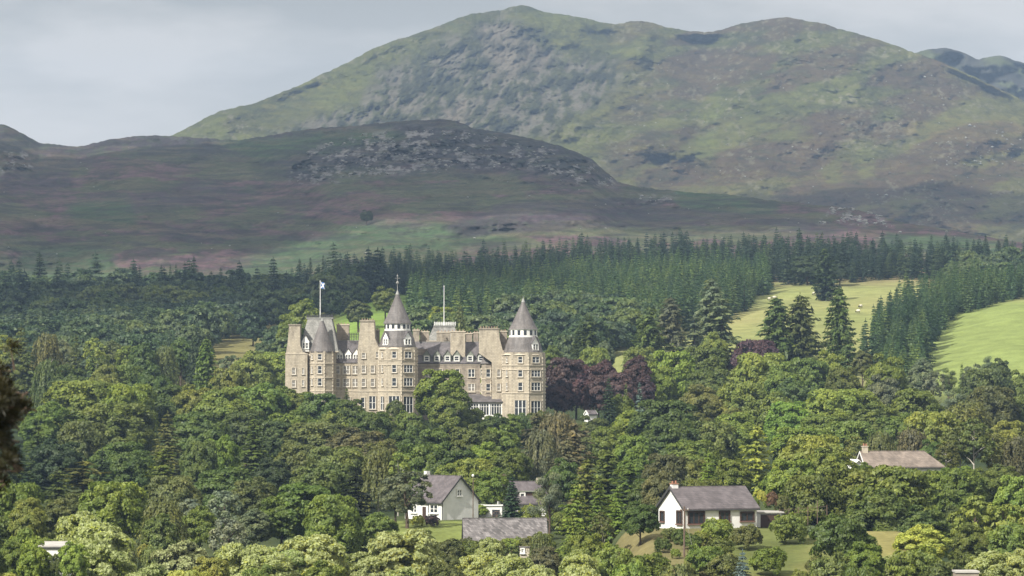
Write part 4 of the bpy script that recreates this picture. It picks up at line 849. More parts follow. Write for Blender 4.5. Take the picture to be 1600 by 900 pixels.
# one tree of each wood stands by itself at its edge; the woods repeat its crown
SRC = {}
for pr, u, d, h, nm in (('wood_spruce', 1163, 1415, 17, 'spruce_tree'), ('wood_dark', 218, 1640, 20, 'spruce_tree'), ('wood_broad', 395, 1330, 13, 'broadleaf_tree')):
    r = empty(nm, ((u - 800) / F * d, d, hgt_any(u, d))); s = h / PROTO[pr][3]; r.scale = (s, s, s)
    c = bpy.data.objects.new('crown', PROTO[pr][0]); link(c, r); t = bpy.data.objects.new('trunk', PROTO[pr][1]); link(t, r); SRC[pr] = c
    pu, pv = pix((r.location.x, d, r.location.z + h))
    TREES.append(dict(o=r, u=pu, v=pv, w=30, d=d, col='spruce' if 'broad' not in pr else 'mid', kind=nm, h=h, note=None, base='wood'))
W_ = []
pl = wood_points([(640, 1330), (860, 1130), (985, 1170), (1040, 1240), (1105, 1330), (1160, 1420), (1205, 1540), (1190, 1620), (1090, 1650), (900, 1610), (740, 1570), (640, 1480)], 0, 5.6)
low_ = [p for p in pl if p[1] < 1290 + 60 * sin(p[0] / 14) and random.random() < .45]; hi_ = [p for p in pl if p[1] >= 1290 + 60 * sin(p[0] / 14)]
W_.append(wood('broadleaves_below_plantation', low_, 'wood_broad', 9, 14))
W_.append(wood('spruce_plantation', [p for p in hi_ if random.random() < .88], 'wood_spruce', 12, 17))
pl = wood_points([(1090, 1640), (1200, 1600), (1250, 1560), (1400, 1610), (1640, 1580), (1660, 1720), (1380, 1730), (1360, 1790), (1000, 1800), (780, 1740), (600, 1730), (450, 1690), (440, 1560), (560, 1480), (660, 1560), (860, 1600)], 0, 8)
W_.append(wood('dark_conifer_wood', pl, 'wood_dark', 10, 17))
pl = wood_points([(-60, 1420), (460, 1420), (530, 1440), (620, 1520), (460, 1640), (420, 1640), (-60, 1760)], 0, 12)
W_.append(wood('distant_mixed_wood', pl, 'wood_broad', 11, 16))
pl = wood_points([(-60, 1500), (150, 1560), (430, 1500), (640, 1500), (640, 1620), (430, 1660), (-60, 1700)], 0, 22)
W_.append(wood('scattered_dark_conifers', pl, 'wood_dark', 15, 24))
pl = wood_points([(-60, 1090), (310, 1090), (320, 1180), (320, 1330), (450, 1450), (-60, 1430)], 0, 11)
W_.append(wood('mixed_wood_below_hill', pl, 'wood_broad', 11, 15))
pl = wood_points([(-60, 1150), (330, 1180), (330, 1400), (-60, 1430)], 0, 24)
W_.append(wood('conifers_in_mixed_wood', pl, 'wood_dark', 14, 19))
pl = wood_points([(1345, 1130), (1380, 1060), (1445, 1060), (1450, 1180), (1490, 1290), (1640, 1420), (1640, 1520), (1490, 1460), (1425, 1380), (1372, 1240)], 0, 6.2)
W_.append(wood('young_spruce_belt', pl, 'wood_spruce', 11, 15))
pl = wood_points([(790, 1090), (930, 1110), (940, 1200), (860, 1170), (760, 1200), (700, 1200), (640, 1260), (640, 1180)], 0, 9)
W_.append(wood('broadleaf_belt', pl, 'wood_broad', 9, 14))
pl = wood_points([(400, 1120), (450, 1130), (470, 1260), (430, 1240)], 0, 9) + wood_points([(1480, 1480), (1640, 1560), (1640, 1700), (1480, 1650)], 0, 11)
W_.append(wood('field_edge_wood', pl, 'wood_broad', 9, 13))
pl = wood_points([(1690, 400), (2050, 400), (1900, 1050), (1660, 1050)], 0, 11) + wood_points([(-450, 400), (-80, 400), (-60, 1050), (-300, 1050)], 0, 11)
W_.append(wood('woodland_beyond_the_view', pl, 'wood_broad', 9, 14))
# single conifers standing above the far left wood
for (u, vt, w, d, c) in [(62, 394, 44, 1680, 'deep'), (172, 424, 26, 1660, 'deep'), (213, 419, 20, 1650, 'deep'), (252, 412, 26, 1650, 'deep'), (266, 412, 16, 1660, 'deep'), (275, 411, 20, 1650, 'deep'), (303, 399, 36, 1640, 'deep'), (290, 418, 30, 1620, 'deep'), (345, 418, 26, 1640, 'deep'), (361, 421, 26, 1620, 'deep'),
                         (393, 432, 26, 1630, 'deep'), (330, 424, 24, 1640, 'deep'), (468, 403, 24, 1700, 'deep'), (180, 444, 36, 1560, 'deep'), (150, 452, 30, 1540, 'deep'), (90, 440, 34, 1600, 'deep'), (30, 430, 36, 1640, 'deep'), (400, 470, 34, 1500, 'deep'), (240, 470, 30, 1480, 'deep'), (330, 455, 30, 1540, 'deep'), (60, 470, 30, 1480, 'deep'), (430, 455, 34, 1540, 'deep'), (485, 402, 20, 1690, 'deep'), (505, 398, 20, 1700, 'deep')]:
    pt = P(u, vt, d); g = hgt_any(u, d); r = empty('spruce_tree', (pt[0], d, g), random.random() * 6); pr = random.choice(['spruce0', 'spruce1', 'fir0']); me, tk, pw, ph = PROTO[pr]
    hh = max(5, pt[2] - g); s = w / F * d / pw; r.scale = (s, s, hh / ph); c_ = bpy.data.objects.new('crown', me); c_.color = (*COLR[c], 1); link(c_, r); link(bpy.data.objects.new('trunk', tk), r)
    TREES.append(dict(o=r, u=u, v=vt, w=w, d=d, col=c, kind='spruce_tree', h=hh, note=None, base='spruce'))

# near pine at the left edge of the view, its boughs reaching in
def near_pine():
    d = 42.0; r = empty('pine_tree', P(-260, 600, d)); r.location.z = h1(r.location.x, d); zb = r.location.z; x0 = r.location.x
    tk = MB(); tk.tube([(0, 0, -1), (.1, 0, 5), (0, 0, 10), (.1, .1, 14.5)], [.3, .24, .16, .05], 9); Cs, Ns, Ss, Ts, To = [], [], [], [], []
    def bough(v, u_end, dy, dens=1.0):
        u_end += 12
        e = P(u_end, v, d + dy); e = np.array([e[0] - x0, dy, e[2] - zb]); s0 = np.array([0, 0, e[2] - .5]); tk.tube([s0, (s0 + e) / 2 + np.array([0, 0, .12]), e - np.array([.18, 0, .0])], [.06, .035, .01], 6)
        for k in range(int(11 * dens)):
            t = random.uniform(.25, 1.0) ** .7; p = s0 + (e - s0) * t; c = p + np.array([random.gauss(0, .07) - .12, random.gauss(0, .14), random.gauss(0, .10)]); tk.tube([p, c], [.012, .006], 4)
            n = 150; dr = unit(n) + np.array([.5, 0, .35]); dr /= np.linalg.norm(dr, axis=1, keepdims=True)
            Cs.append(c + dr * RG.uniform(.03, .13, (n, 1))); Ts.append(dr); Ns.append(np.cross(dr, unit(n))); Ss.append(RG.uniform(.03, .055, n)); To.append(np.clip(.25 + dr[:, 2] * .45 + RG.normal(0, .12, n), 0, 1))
    for v, ue, dy in [(578, 14, 0), (596, 26, .3), (612, 34, -.2), (630, 48, .1), (640, 58, .3), (655, 50, -.1), (668, 38, .2), (690, 22, 0), (715, 20, .2), (735, 26, -.2), (752, 16, .1), (620, 16, -.3), (648, 26, -.3), (636, 34, -.3), (664, 20, .3), (600, 8, 0), (740, 8, .1), (725, 6, 0), (700, 4, 0), (660, 8, .1)]:
        bough(v, ue, dy)
    for v in range(-300, 560, 60): bough(v, random.uniform(-190, -110), random.uniform(-1, 1), .8)
    me = leaf_mesh('pine_boughs', np.concatenate(Cs), np.concatenate(Ns), np.concatenate(Ss), T=np.concatenate(Ts), asp=.16, tone=np.concatenate(To), mats=[M['leaf']])
    c = link(bpy.data.objects.new('crown', me), r); c.color = (0.036, 0.036, 0.02, 1); tk.build('trunk', M['wood_pole'], r)
    tag(r, 'dark out of focus pine reaching in at the left edge, nearest tree of all', 'tree')
near_pine()

# ------------------------------------------------------------------ labels for the trees
TONE = dict(dark='dark green', deep='very dark green', mid='mid green', fresh='fresh green', light='light green', yellow='yellow-green', olive='olive green', grey='grey-green', silver='silvery', purple='copper purple', blue='blue-grey', spruce='deep green', brown='brownish green', bloom='cream-flowered', black='near-black', terra='rust orange')
NOUN = dict(broadleaf_tree='round-crowned tree', flowering_tree='tree in cream blossom', birch_tree='airy birch', shrub='rounded shrub', weeping_tree='drooping tree', spruce_tree='pointed spruce', fir_tree='ragged fir', conifer_tree='dense cone-shaped conifer', columnar_conifer='slim columnar conifer', pine_tree='spreading pine')
LM = [(505, 590, 'castle\'s left turret'), (565, 590, 'castle\'s left chimney'), (622, 580, 'castle\'s middle tower'), (700, 560, 'castle\'s dormer roof'), (758, 635, 'castle conservatory'), (818, 600, 'castle\'s right tower'), (926, 643, 'little white-gabled hut'), (1110, 795, 'white bungalow'), (1415, 720, 'brown-roofed house'), (690, 785, 'white gabled house'),
      (790, 830, 'long grey shed roof'), (825, 768, 'dormer cottage'), (82, 875, 'bottom-left white wall'), (1250, 860, 'sloping garden lawn'), (1510, 560, 'bright right-hand pasture'), (1280, 460, 'yellow hill field'), (390, 530, 'left field'), (1070, 850, 'telegraph pole'), (20, 650, 'near pine bough'), (885, 600, 'copper beeches'), (640, 490, 'green field behind castle'),
      (1300, 640, 'right-hand woodland'), (220, 620, 'left-hand oak bank'), (1550, 700, 'pale birch trunks'), (140, 840, 'lower-left chestnuts'), (560, 850, 'lower-middle chestnuts'), (1560, 870, 'lower-right shed roof'), (573, 345, 'lone hill tree'), (150, 470, 'far left wood'), (1420, 470, 'young spruce belt'), (880, 450, 'spruce plantation')]
from collections import defaultdict
buckets = defaultdict(list)
for t in TREES:
    cu, cv = t['u'], t['v'] + t['w'] * .35
    sz = 'small' if t['w'] * 1.0 < 42 else ('large' if t['w'] > 88 else '')
    q = sorted(LM, key=lambda L: abs(L[0] - cu) + 1.3 * abs(L[1] - cv))[0]; dx, dy = cu - q[0], cv - q[1]
    if abs(dx) < 14 and abs(dy) < 14: rel = 'beside the'
    elif abs(dx) > abs(dy) * 1.6: rel = 'left of the' if dx < 0 else 'right of the'
    elif abs(dy) > abs(dx) * 1.6: rel = 'above the' if dy < 0 else 'below the'
    else: rel = ('above-' if dy < 0 else 'below-') + ('left of the' if dx < 0 else 'right of the')
    t['key'] = ' '.join(x for x in (sz, TONE[t['col']], NOUN[t['kind']], rel, q[2]) if x); t['grp'] = NOUN[t['kind']]; buckets[t['key']].append(t)
ORD = ['', 'second', 'third', 'fourth', 'fifth', 'sixth', 'seventh', 'eighth', 'ninth', 'tenth']; NUM = ['', 'one', 'two', 'three', 'four', 'five', 'six', 'seven', 'eight', 'nine', 'ten']
GRP = dict(broadleaf_tree='broadleaf trees of the wood', flowering_tree='cream-flowering trees in the foreground', birch_tree='airy birches', shrub='shrubs and bushes', weeping_tree='drooping trees', spruce_tree='pointed spruces', fir_tree='ragged firs', conifer_tree='dense conifers', columnar_conifer='columnar conifers', pine_tree='spreading pines')
for k, L in buckets.items():
    L.sort(key=lambda t: t['u'])
    for i, t in enumerate(L):
        n = len(L)
        lab = k if n == 1 else (k + ', leftmost' if i == 0 else (k + ', rightmost' if i == n - 1 else k + ', %s from left' % (ORD[i] if i < 10 else 'one')))
        if len(lab.replace(',', '').split()) > 16: print('LONG', lab)
        tag(t['o'], lab, CAT[t['kind']], GRP[t['kind']])

# ------------------------------------------------------------------ castle hotel
CD = 900.0
def cx(u): return (u - 800) / F * CD
def cz(v): return ZV(v, CD)
G = cz(664)
castle = empty('castle_hotel', (cx(650), CD, G)); tag(castle, 'large sandstone castle hotel with three conical slate towers above the wood', 'castle')
OX, OY, OZ = cx(650), CD, G
def X(u): return cx(u) - OX
def Z(v): return cz(v) - OZ
def cbuild(mb, name, m, parent=None, smooth=False): return mb.build(name, m, parent or castle, smooth)
def wall_block(u0, u1, y0, y1, vt, m='stone', name='wall', course=()):
    mb = MB(); mb.box(X(u0), X(u1), y0, y1, -3, Z(vt), 0)
    for v in course: mb.box(X(u0) - .12, X(u1) + .12, y0 - .12, y0 + .3, Z(v) - .12, Z(v) + .12, 1)
    return cbuild(mb, name, [M[m], M['trim']])
def poly_block(pts, y0, y1, m='stone', name='wall'):
    mb = MB(); mb.slab([(X(u), Z(v)) for u, v in pts], y0, y1, 0); return cbuild(mb, name, [M[m], M['trim']])
WIN = {}
def win_mesh(w, h, kind):
    """stone surround and white sashes; the panes are a second mesh"""
    k = (w, h, kind)
    if k in WIN: return WIN[k]
    f = MB(); g = MB(); s = .16; y = -.16
    m = {'stone': 0, 'plain': 1, 'brown': 2}[kind.split('_')[0]]
    f.box(-w / 2 - s, -w / 2, y, .1, -h / 2 - s, h / 2 + s, m); f.box(w / 2, w / 2 + s, y, .1, -h / 2 - s, h / 2 + s, m)
    f.box(-w / 2, w / 2, y, .1, h / 2, h / 2 + s * 1.2, m); f.box(-w / 2 - s * 1.4, w / 2 + s * 1.4, y - .12, .1, -h / 2 - s * 1.1, -h / 2 - .002, 3 if m == 2 else m)
    nl = int(kind.split('_')[1]) if '_' in kind else 1
    fr = 2 if m == 2 else 1; b = .09
    for i in range(nl):
        a0 = -w / 2 + w * i / nl + .003; a1 = -w / 2 + w * (i + 1) / nl - .003
        f.box(a0, a0 + b, -.07, .05, -h / 2, h / 2, fr); f.box(a1 - b, a1, -.07, .05, -h / 2, h / 2, fr)
        f.box(a0 + b, a1 - b, -.07, .05, h / 2 - b, h / 2 - .002, fr); f.box(a0 + b, a1 - b, -.07, .05, -h / 2, -h / 2 + b, fr)
        if m != 2: f.box(a0 + b, a1 - b, -.065, .05, -.04, .05, fr)
        g.box(a0 + b, a1 - b, -.02, .04, -h / 2 + b, h / 2 - b, 0)
    mf = f.mesh('window_frame', [M['trim'], M['white'], M['brown'], M['sill']]); mg = g.mesh('window_pane', M['glass'])
    WIN[k] = (mf, mg); return WIN[k]
MG2 = {}
def window(x, y, z, w, h, kind='stone', ang=0.0, parent=None, curtain=False, name='window'):
    mf, mg = win_mesh(w, h, kind)
    if curtain:
        if mg.name not in MG2:
            m2 = mg.copy(); m2.materials.clear(); m2.materials.append(M['curtain']); MG2[mg.name] = m2
        mg = MG2[mg.name]
    o = bpy.data.objects.new(name, mf); link(o, parent or castle); o.location = (x, y, z); o.rotation_euler.z = ang
    p = bpy.data.objects.new('pane', mg); link(p, o); return o
def cw(u, v, yf, w=1.15, h=2.0, kind='stone', cur=None):
    c = (random.random() < .45) if cur is None else cur
    window(X(u), yf - .01, Z(v), w, h, kind, 0, None, c)
def wface(cxu, yc, r, az, v, w=1.15, h=2.0, kind='stone', cur=False):
    """window on a facet whose outward normal is turned az degrees to the right of straight ahead"""
    a = radians(az); window(X(cxu) + sin(a) * r, yc - cos(a) * r, Z(v), w, h, kind, a, None, cur)
def stack(u0, u1, vt, vb, y0, y1, m='stone_dark', pots=3):
    mb = MB(); w = X(u1) - X(u0)
    mb.box(X(u0), X(u1), y0, y1, Z(vb), Z(vt) - .35, 0); mb.box(X(u0) - .15, X(u1) + .15, y0 - .15, y1 + .15, Z(vt) - .35, Z(vt) - .05, 1)
    o = cbuild(mb, 'chimney', [M[m], M['trim']])
    if pots:
        pt = MB()
        for i in range(pots): pt.ring(X(u0) + w * (i + .5) / pots, (y0 + y1) / 2, [(.17, Z(vt) - .06), (.14, Z(vt) + .3)], 8)
        cbuild(pt, 'chimney_pots', M['pot'], o)
    return o
def octa(cxu, yc, r, v0, vt, name, m='stone', off=-10, courses=()):
    mb = MB(); rot = radians(-90 + off + 22.5); ap = r / cos(pi / 8)
    mb.ring(X(cxu), yc, [(ap, -3), (ap, Z(vt))], 8, rot, 0)
    for v in courses: mb.ring(X(cxu), yc, [(ap + .02, Z(v) - .2), (ap + .18, Z(v) - .1), (ap + .18, Z(v) + .1), (ap + .02, Z(v) + .14)], 8, rot, 1)
    # corner quoins
    for k in range(8):
        a = rot + 2 * pi * k / 8
        for j in range(int((Z(vt) - 0) / .9)):
            q = .34 if j % 2 else .24
            mb.ring(X(cxu) + cos(a) * (ap - q * .55), yc + sin(a) * (ap - q * .55), [(q, j * .9), (q, j * .9 + .55)], 4, a + pi / 4 * 0, 1)
    return cbuild(mb, name, [M[m], M['trim']])
def round_tower(cxu, yc, rb, ve, vl0, vl1, vap, r_flare, r_lant, r_cone, nlw=12, fin=True, dorm=(), name='tower'):
    """slate skirt, white lantern and cone above the eaves"""
    mb = MB(); hs = Z(vl0) - Z(ve)
    mb.ring(X(cxu), yc, [(r_flare, Z(ve) - .1), (r_flare, Z(ve) + .05), (r_flare * .955, Z(ve) + hs * .18), (r_flare * .88 + .1, Z(ve) + hs * .5), (r_lant + .12, Z(vl0) - .05)], 24, 0, 0)
    sk = cbuild(mb, 'tower_roof_skirt', M['slate'], None, False)
    mb = MB(); mb.ring(X(cxu), yc, [(rb * 1.03, Z(ve) - .75), (r_flare - .1, Z(ve) - .14)], 24, 0, 0); cbuild(mb, 'cornice', M['trim'])
    mb = MB(); mb.ring(X(cxu), yc, [(r_lant, Z(vl0) - .2), (r_lant, Z(vl1) + .1)], 24, 0, 0)
    mb.ring(X(cxu), yc, [(r_lant + .1, Z(vl0) - .1), (r_lant + .1, Z(vl0) + .22)], 24, 0, 0)
    mb.ring(X(cxu), yc, [(r_lant + .04, Z(vl1) - .25), (r_lant + .3, Z(vl1) + .05)], 24, 0, 0)
    ln = cbuild(mb, 'lantern', M['white'])
    for k in range(nlw):
        a = 2 * pi * k / nlw + .13; h = Z(vl1) - Z(vl0) - .75
        g = MB(); g.box(-.36, .36, -.05, .1, -h / 2, h / 2); g.build('lantern_window', M['glass'], ln, loc=(X(cxu) + sin(a) * (r_lant + .0), yc - cos(a) * (r_lant + .0), (Z(vl0) + Z(vl1)) / 2 + .1), rz=a)
    mb = MB(); hc = Z(vap) - Z(vl1); z0 = Z(vl1)
    mb.ring(X(cxu), yc, [(r_cone + .05, z0 - .06), (r_cone, z0 + .1), (r_cone * .86, z0 + hc * .12), (r_cone * .55, z0 + hc * .42), (r_cone * .22, z0 + hc * .76), (.1, z0 + hc)], 24, 0, 0)
    mb.ring(X(cxu), yc, [(.55, z0 + hc * .88), (.12, z0 + hc * 1.01)], 12, 0, 1)
    co = cbuild(mb, 'cone_roof', [M['slate'], M['lead']])
    mb = MB(); zt = z0 + hc
    if fin:
        mb.ring(X(cxu), yc, [(.1, zt - .2), (.07, zt + 1.6), (.4, zt + 1.9), (.4, zt + 2.2), (.08, zt + 2.5), (.05, zt + 4.4)], 8); mb.box(X(cxu) - .7, X(cxu) + .7, yc - .05, yc + .05, zt + 3.2, zt + 3.3); mb.ring(X(cxu), yc, [(.2, zt + 3.7), (.22, zt + 3.85), (.05, zt + 4.1)], 8)
    else: mb.ring(X(cxu), yc, [(.1, zt - .3), (.05, zt + .7)], 8)
    cbuild(mb, 'finial', M['lead'], co)
def dormer(x, y, zb, w=1.7, hw=1.6, hr=.9, dep=2.6, ang=0.0, style='white', nwin=1, parent=None):
    """dormer facing -y locally, then turned"""
    o = empty('dormer', (x, y, zb), ang); o.parent = parent or castle
    mb = MB(); mb.box(-w / 2, w / 2, 0, dep, -.4, hw, 0); mb.slab([(-w / 2, hw), (w / 2, hw), (0, hw + hr)], 0, .25, 0); mb.build('dormer_front', M['white' if style == 'white' else 'lead_green'], o)
    mb = MB(); e = .22; t = .12
    for s in (-1, 1):
        v = [(0, -.2, hw + hr + .05), (0, dep + .8, hw + hr + .05), (s * (w / 2 + e), dep + .8, hw - e * hr / (w / 2) + .05), (s * (w / 2 + e), -.2, hw - e * hr / (w / 2) + .05)]
        v2 = [(a, b, c + t) for a, b, c in v]; mb.frustum(v if s > 0 else v[::-1], v2 if s > 0 else v2[::-1], 0)
    mb.build('dormer_roof', M['slate_roof' if style == 'white' else 'slate'], o)
    ww = (w - .5) / nwin * .8
    for i in range(nwin): window((i - (nwin - 1) / 2) * (w - .3) / nwin, -.01, hw * .5, ww, hw * .66, 'plain', 0, o)
    return o
def hip_roof(u0, u1, y0, y1, ve, vr, inset_u, inset_y, m='slate_roof', name='roof', flat=True, ov=.3):
    mb = MB(); a = [(X(u0) - ov, y0 - ov, Z(ve)), (X(u1) + ov, y0 - ov, Z(ve)), (X(u1) + ov, y1 + ov, Z(ve)), (X(u0) - ov, y1 + ov, Z(ve))]
    b = [(X(u0 + inset_u), y0 + inset_y, Z(vr)), (X(u1 - inset_u), y0 + inset_y, Z(vr)), (X(u1 - inset_u), y1 - inset_y, Z(vr)), (X(u0 + inset_u), y1 - inset_y, Z(vr))]
    mb.frustum(a, b, 0); mb.box(a[0][0], a[1][0], y0 - ov - .05, y1 + ov, Z(ve) - .25, Z(ve) - .003, 1); return cbuild(mb, name, [M[m], M['trim']])
def gable_roof(u0, u1, y0, y1, ve, vr, m='slate_roof', ov=.35, name='roof'):
    ym = (y0 + y1) / 2; mb = MB(); x0, x1 = X(u0), X(u1); t = .18
    for s, ye in ((-1, y0 - ov), (1, y1 + ov)):
        lo = [(x0, ym, Z(vr)), (x1, ym, Z(vr)), (x1, ye, Z(ve)), (x0, ye, Z(ve))]; lo = lo if s > 0 else lo[::-1]
        mb.frustum([(a, b, c - t) for a, b, c in lo][::-1], lo[::-1], 0)
    mb.box(x0, x1, ym - .12, ym + .12, Z(vr) - .05, Z(vr) + .1, 1)
    mb.add([(x0 + .05, y0, Z(ve) - .3), (x0 + .05, y1, Z(ve) - .3), (x0 + .05, ym, Z(vr) - .3)], [(0, 1, 2)]); mb.add([(x1 - .05, y0, Z(ve) - .3), (x1 - .05, y1, Z(ve) - .3), (x1 - .05, ym, Z(vr) - .3)], [(0, 1, 2)])
    return cbuild(mb, name, [M[m], M['lead']])
def railing(u0, u1, y0, y1, v0, v1, nx=14, m='iron'):
    mb = MB(); xs = np.linspace(X(u0), X(u1), nx)
    for y in (y0, y1):
        for x in xs: mb.box(x - .04, x + .04, y - .04, y + .04, Z(v0) - .1, Z(v1) + (.25 if True else 0))
        for z in (Z(v1) - .06, (Z(v0) + Z(v1)) / 2): mb.box(xs[0], xs[-1], y - .035, y + .035, z - .04, z + .04)
    if y1 > y0:
        for x in (xs[0], xs[-1]):
            mb.box(x - .035, x + .035, y0, y1, Z(v1) - .1, Z(v1) - .02)
            for y in np.linspace(y0, y1, 6)[1:-1]: mb.box(x - .04, x + .04, y - .04, y + .04, Z(v0) - .1, Z(v1) + .25)
    return cbuild(mb, 'roof_railing', M[m])
# left block
wall_block(470, 526, -3, 12, 549, course=(568, 611))
poly_block([(447, 668), (448, 556), (451.5, 535), (453.6, 509), (470.5, 509), (471, 540), (475, 550), (482, 553), (482, 668)], -5, 1, 'stone')
mb = MB(); mb.box(X(452.6), X(471.5), -5.2, 1.2, Z(509), Z(507), 0); mb.box(X(447.6), X(483), -5.1, -4.8, Z(554), Z(552.5), 1); cbuild(mb, 'chimney_coping', [M['stone_dark'], M['trim']])
hip_roof(470, 528, -3, 12, 549, 497.5, 10.5, 4, 'slate_pale', 'pavilion_roof')
mb = MB(); mb.box(X(478), X(520), .8, 8.2, Z(498), Z(496), 0); mb.box(X(469.8), X(471.6), -3.5, -2, Z(549), Z(530), 0); cbuild(mb, 'roof_cap', M['lead'])
railing(479, 518, 1.2, 7.8, 496, 492.5, 14)
dormer(X(478.5), -3.6, Z(547), 2.0, 2.2, 1.6, 4, 0, 'white', 2)
stack(487, 500, 506, 535, 2.2, 4.2, 'stone_grey_and_shaded')
octa(504.5, -3.2, 3.05, 0, 549, 'turret', off=-8, courses=(568, 590, 611))
mb = MB(); r_ = X(523.5) - X(504.5)
mb.ring(X(504.5), -3.2, [(3.2, Z(551)), (r_ + .05, Z(549)), (r_, Z(548)), (r_ * .86, Z(541)), (r_ * .5, Z(521)), (r_ * .2, Z(506)), (.08, Z(498))], 24, 0, 0)
mb.ring(X(504.5), -3.2, [(.5, Z(502)), (.1, Z(497))], 10, 0, 1); cbuild(mb, 'cone_roof', [M['slate'], M['lead']])
stack(524, 543.5, 505.5, 552, 6.2, 9.4, 'stone_grey_and_shaded', 4)
for v, h in ((558, 1.5), (578, 2.0), (597, 1.9), (621, 2.2)):
    wface(504.5, -3.2, 3.05, -8, v, 1.1, h); window(X(478.6), -5.02 + 2.0, Z(v), .7, h * .9, 'stone', 0, None, True) if False else None
    cw(486.5, v, -5.0 + 1.98, .55, h * .85, cur=True) if False else None
    wface(504.5, -3.2, 3.05, -53, v, .75, h * .9, cur=True)
for v in (580, 599.5): cw(461, v, -5.0, .9, 1.75, cur=True)
for v in (580, 599): cw(475.5, v, -5.0, .5, 1.6, cur=True)
# middle-left wing
wall_block(520, 563, -1, 11, 567, course=(569, 611)); gable_roof(520, 564, -1, 11, 566, 532)
for u in (531, 544, 556.5): dormer(X(u), -.2, Z(564), 1.75, 1.9, 1.3, 4.5, 0, 'white', 2)
railing(543, 564, 3, 5, 531, 521.5, 9)
for u, k, w in ((528.5, 'stone', 1.0), (541.5, 'stone_2', 1.7), (555.5, 'stone_2', 1.5)):
    for v in (578, 598): cw(u, v, -1, w, 2.1, k, cur=True)
for u in (530, 544): cw(u, 628, -1, 1.2, 2.4)
# tall gable chimney left of the middle tower
poly_block([(560, 668), (560, 548), (562, 530), (564, 503), (585.5, 503), (587, 530), (594, 545), (600, 552), (600, 668)], -4.5, 4, 'stone')
mb = MB(); mb.box(X(562.8), X(586.6), -4.7, -1.5, Z(503), Z(500.5), 0); mb.box(X(559.6), X(600.5), -4.62, -4.2, Z(612), Z(610.5), 1)
for i in range(5): mb.ring(X(567 + i * 4), -3, [(.16, Z(500.5)), (.14, Z(498))], 8, 0, 2)
cbuild(mb, 'chimney_coping', [M['stone_dark'], M['trim'], M['pot']])
for v, h in ((556, 1.4), (577, 1.9), (598, 2.0)):
    cw(569.5, v, -4.5, .95, h, cur=True)
    cw(583.5, v, -4.5, .95, h, cur=True) if v > 560 else cw(590.5, v - 1.5, -4.5, .7, 1.5)
cw(583, 629, -4.5, 1.7, 3.4, 'stone_2'); cw(568, 629, -4.5, 1.0, 2.6)
# middle tower
octa(623, -5, 4.75, 0, 543, 'tower', courses=(563, 570, 611))
rl = X(641) - X(621.5)
round_tower(622, -5, 4.9, 542, 517, 506, 455, X(651) - X(622), rl * 1.02, X(644) - X(622), 14, True)
for az, du, w in ((-40, 0, 1.9), (38, 0, 2.2)):
    a = radians(az); rr = 4.55; dormer(X(622) + sin(a) * rr, -5 - cos(a) * rr, Z(541), w, 2.1, 1.5, 3.2, a, 'white', 2)
for v, h in ((555, 1.7), (576, 2.1), (597, 2.1)):
    wface(623, -5, 4.75, -10, v, 1.15, h); wface(623, -5, 4.75, 35, v, 2.7 if v > 560 else 2.1, h, 'stone_3' if v > 560 else 'stone_2')
    wface(623, -5, 4.75, -55, v, .8, h * .9, cur=True)
wface(623, -5, 4.75, -10, 630, 2.9, 3.8, 'stone_3'); wface(623, -5, 4.75, 35, 632, 2.9, 4.2, 'stone_3'); wface(623, -5, 4.75, -55, 630, 1.6, 3.6, 'stone_2')
mb = MB(); mb.tube([(X(596.5), -4.75, 0), (X(596.5), -4.75, Z(545))], [.09, .09], 6); cbuild(mb, 'drainpipe', M['white'])
# central wing, its shade put into the greyer stone, and rear ranges
wall_block(648, 750, 2, 14, 567.5, 'stone_grey_and_shaded', course=(570, 611)); gable_roof(645, 752, 2, 14, 567, 534)
wall_block(598, 668, 4, 16, 545, 'stone_grey_and_shaded'); hip_roof(596, 660, 5, 16, 545, 528, 10, 3)
for u in (666.5, 682.5, 699, 713.5, 734.5, 751.5): dormer(X(u), 2.0, Z(565.5), 1.9, 1.75, 1.3, 4.5, 0, 'lead', 1)
stack(703.5, 726.5, 516.5, 560, 3.5, 6.5, 'stone', 4)
stack(655, 669, 516.5, 548, 9, 11, 'stone_grey_and_shaded', 3); stack(681, 702, 517, 548, 9.5, 11.5, 'stone_dark', 4); stack(727, 737, 519, 548, 10.5, 12.5, 'stone_grey_and_shaded', 2); stack(739, 747, 518, 548, 9, 11, 'stone_grey_and_shaded', 2)
stack(644, 654, 514, 540, 7, 9, 'stone_dark', 2); stack(586, 592, 514, 545, 4.5, 6, 'stone_grey_and_shaded', 1)
wall_block(664, 716, 15, 27, 530, 'stone_grey_and_shaded'); hip_roof(667, 716, 15, 27, 531, 508, 8, 3, 'slate_pale', 'pavilion_roof')
mb = MB(); mb.box(X(674.5), X(710), 17.6, 24.4, Z(508.6), Z(506.5)); cbuild(mb, 'roof_cap', M['lead']); railing(676, 709.5, 18, 24, 506.5, 502, 13, 'pole_white')
for u, k, w in ((669, 'stone_2', 1.7), (686, 'stone_2', 1.7), (715, 'stone', 1.0), (736.5, 'stone_2', 1.7)):
    for v in (583, 606): cw(u, v, 2, w, 2.1, k)
cw(668, 630, 2, 2.2, 3.2, 'stone_2')
# stair bay with its small cone, beside the right gable
octa(763, 1.2, 1.75, 0, 567, 'stair_turret', 'stone_grey_and_shaded', off=0, courses=(592, 611))
mb = MB(); mb.ring(X(763), 1.2, [(2.2, Z(568)), (2.1, Z(567)), (.1, Z(548))], 16); cbuild(mb, 'cone_roof', M['slate'])
for v in (583, 606):
    wface(763, 1.2, 1.75, 0, v, 1.1, 2.1); cw(753.5, v, 2, .95, 2.1)
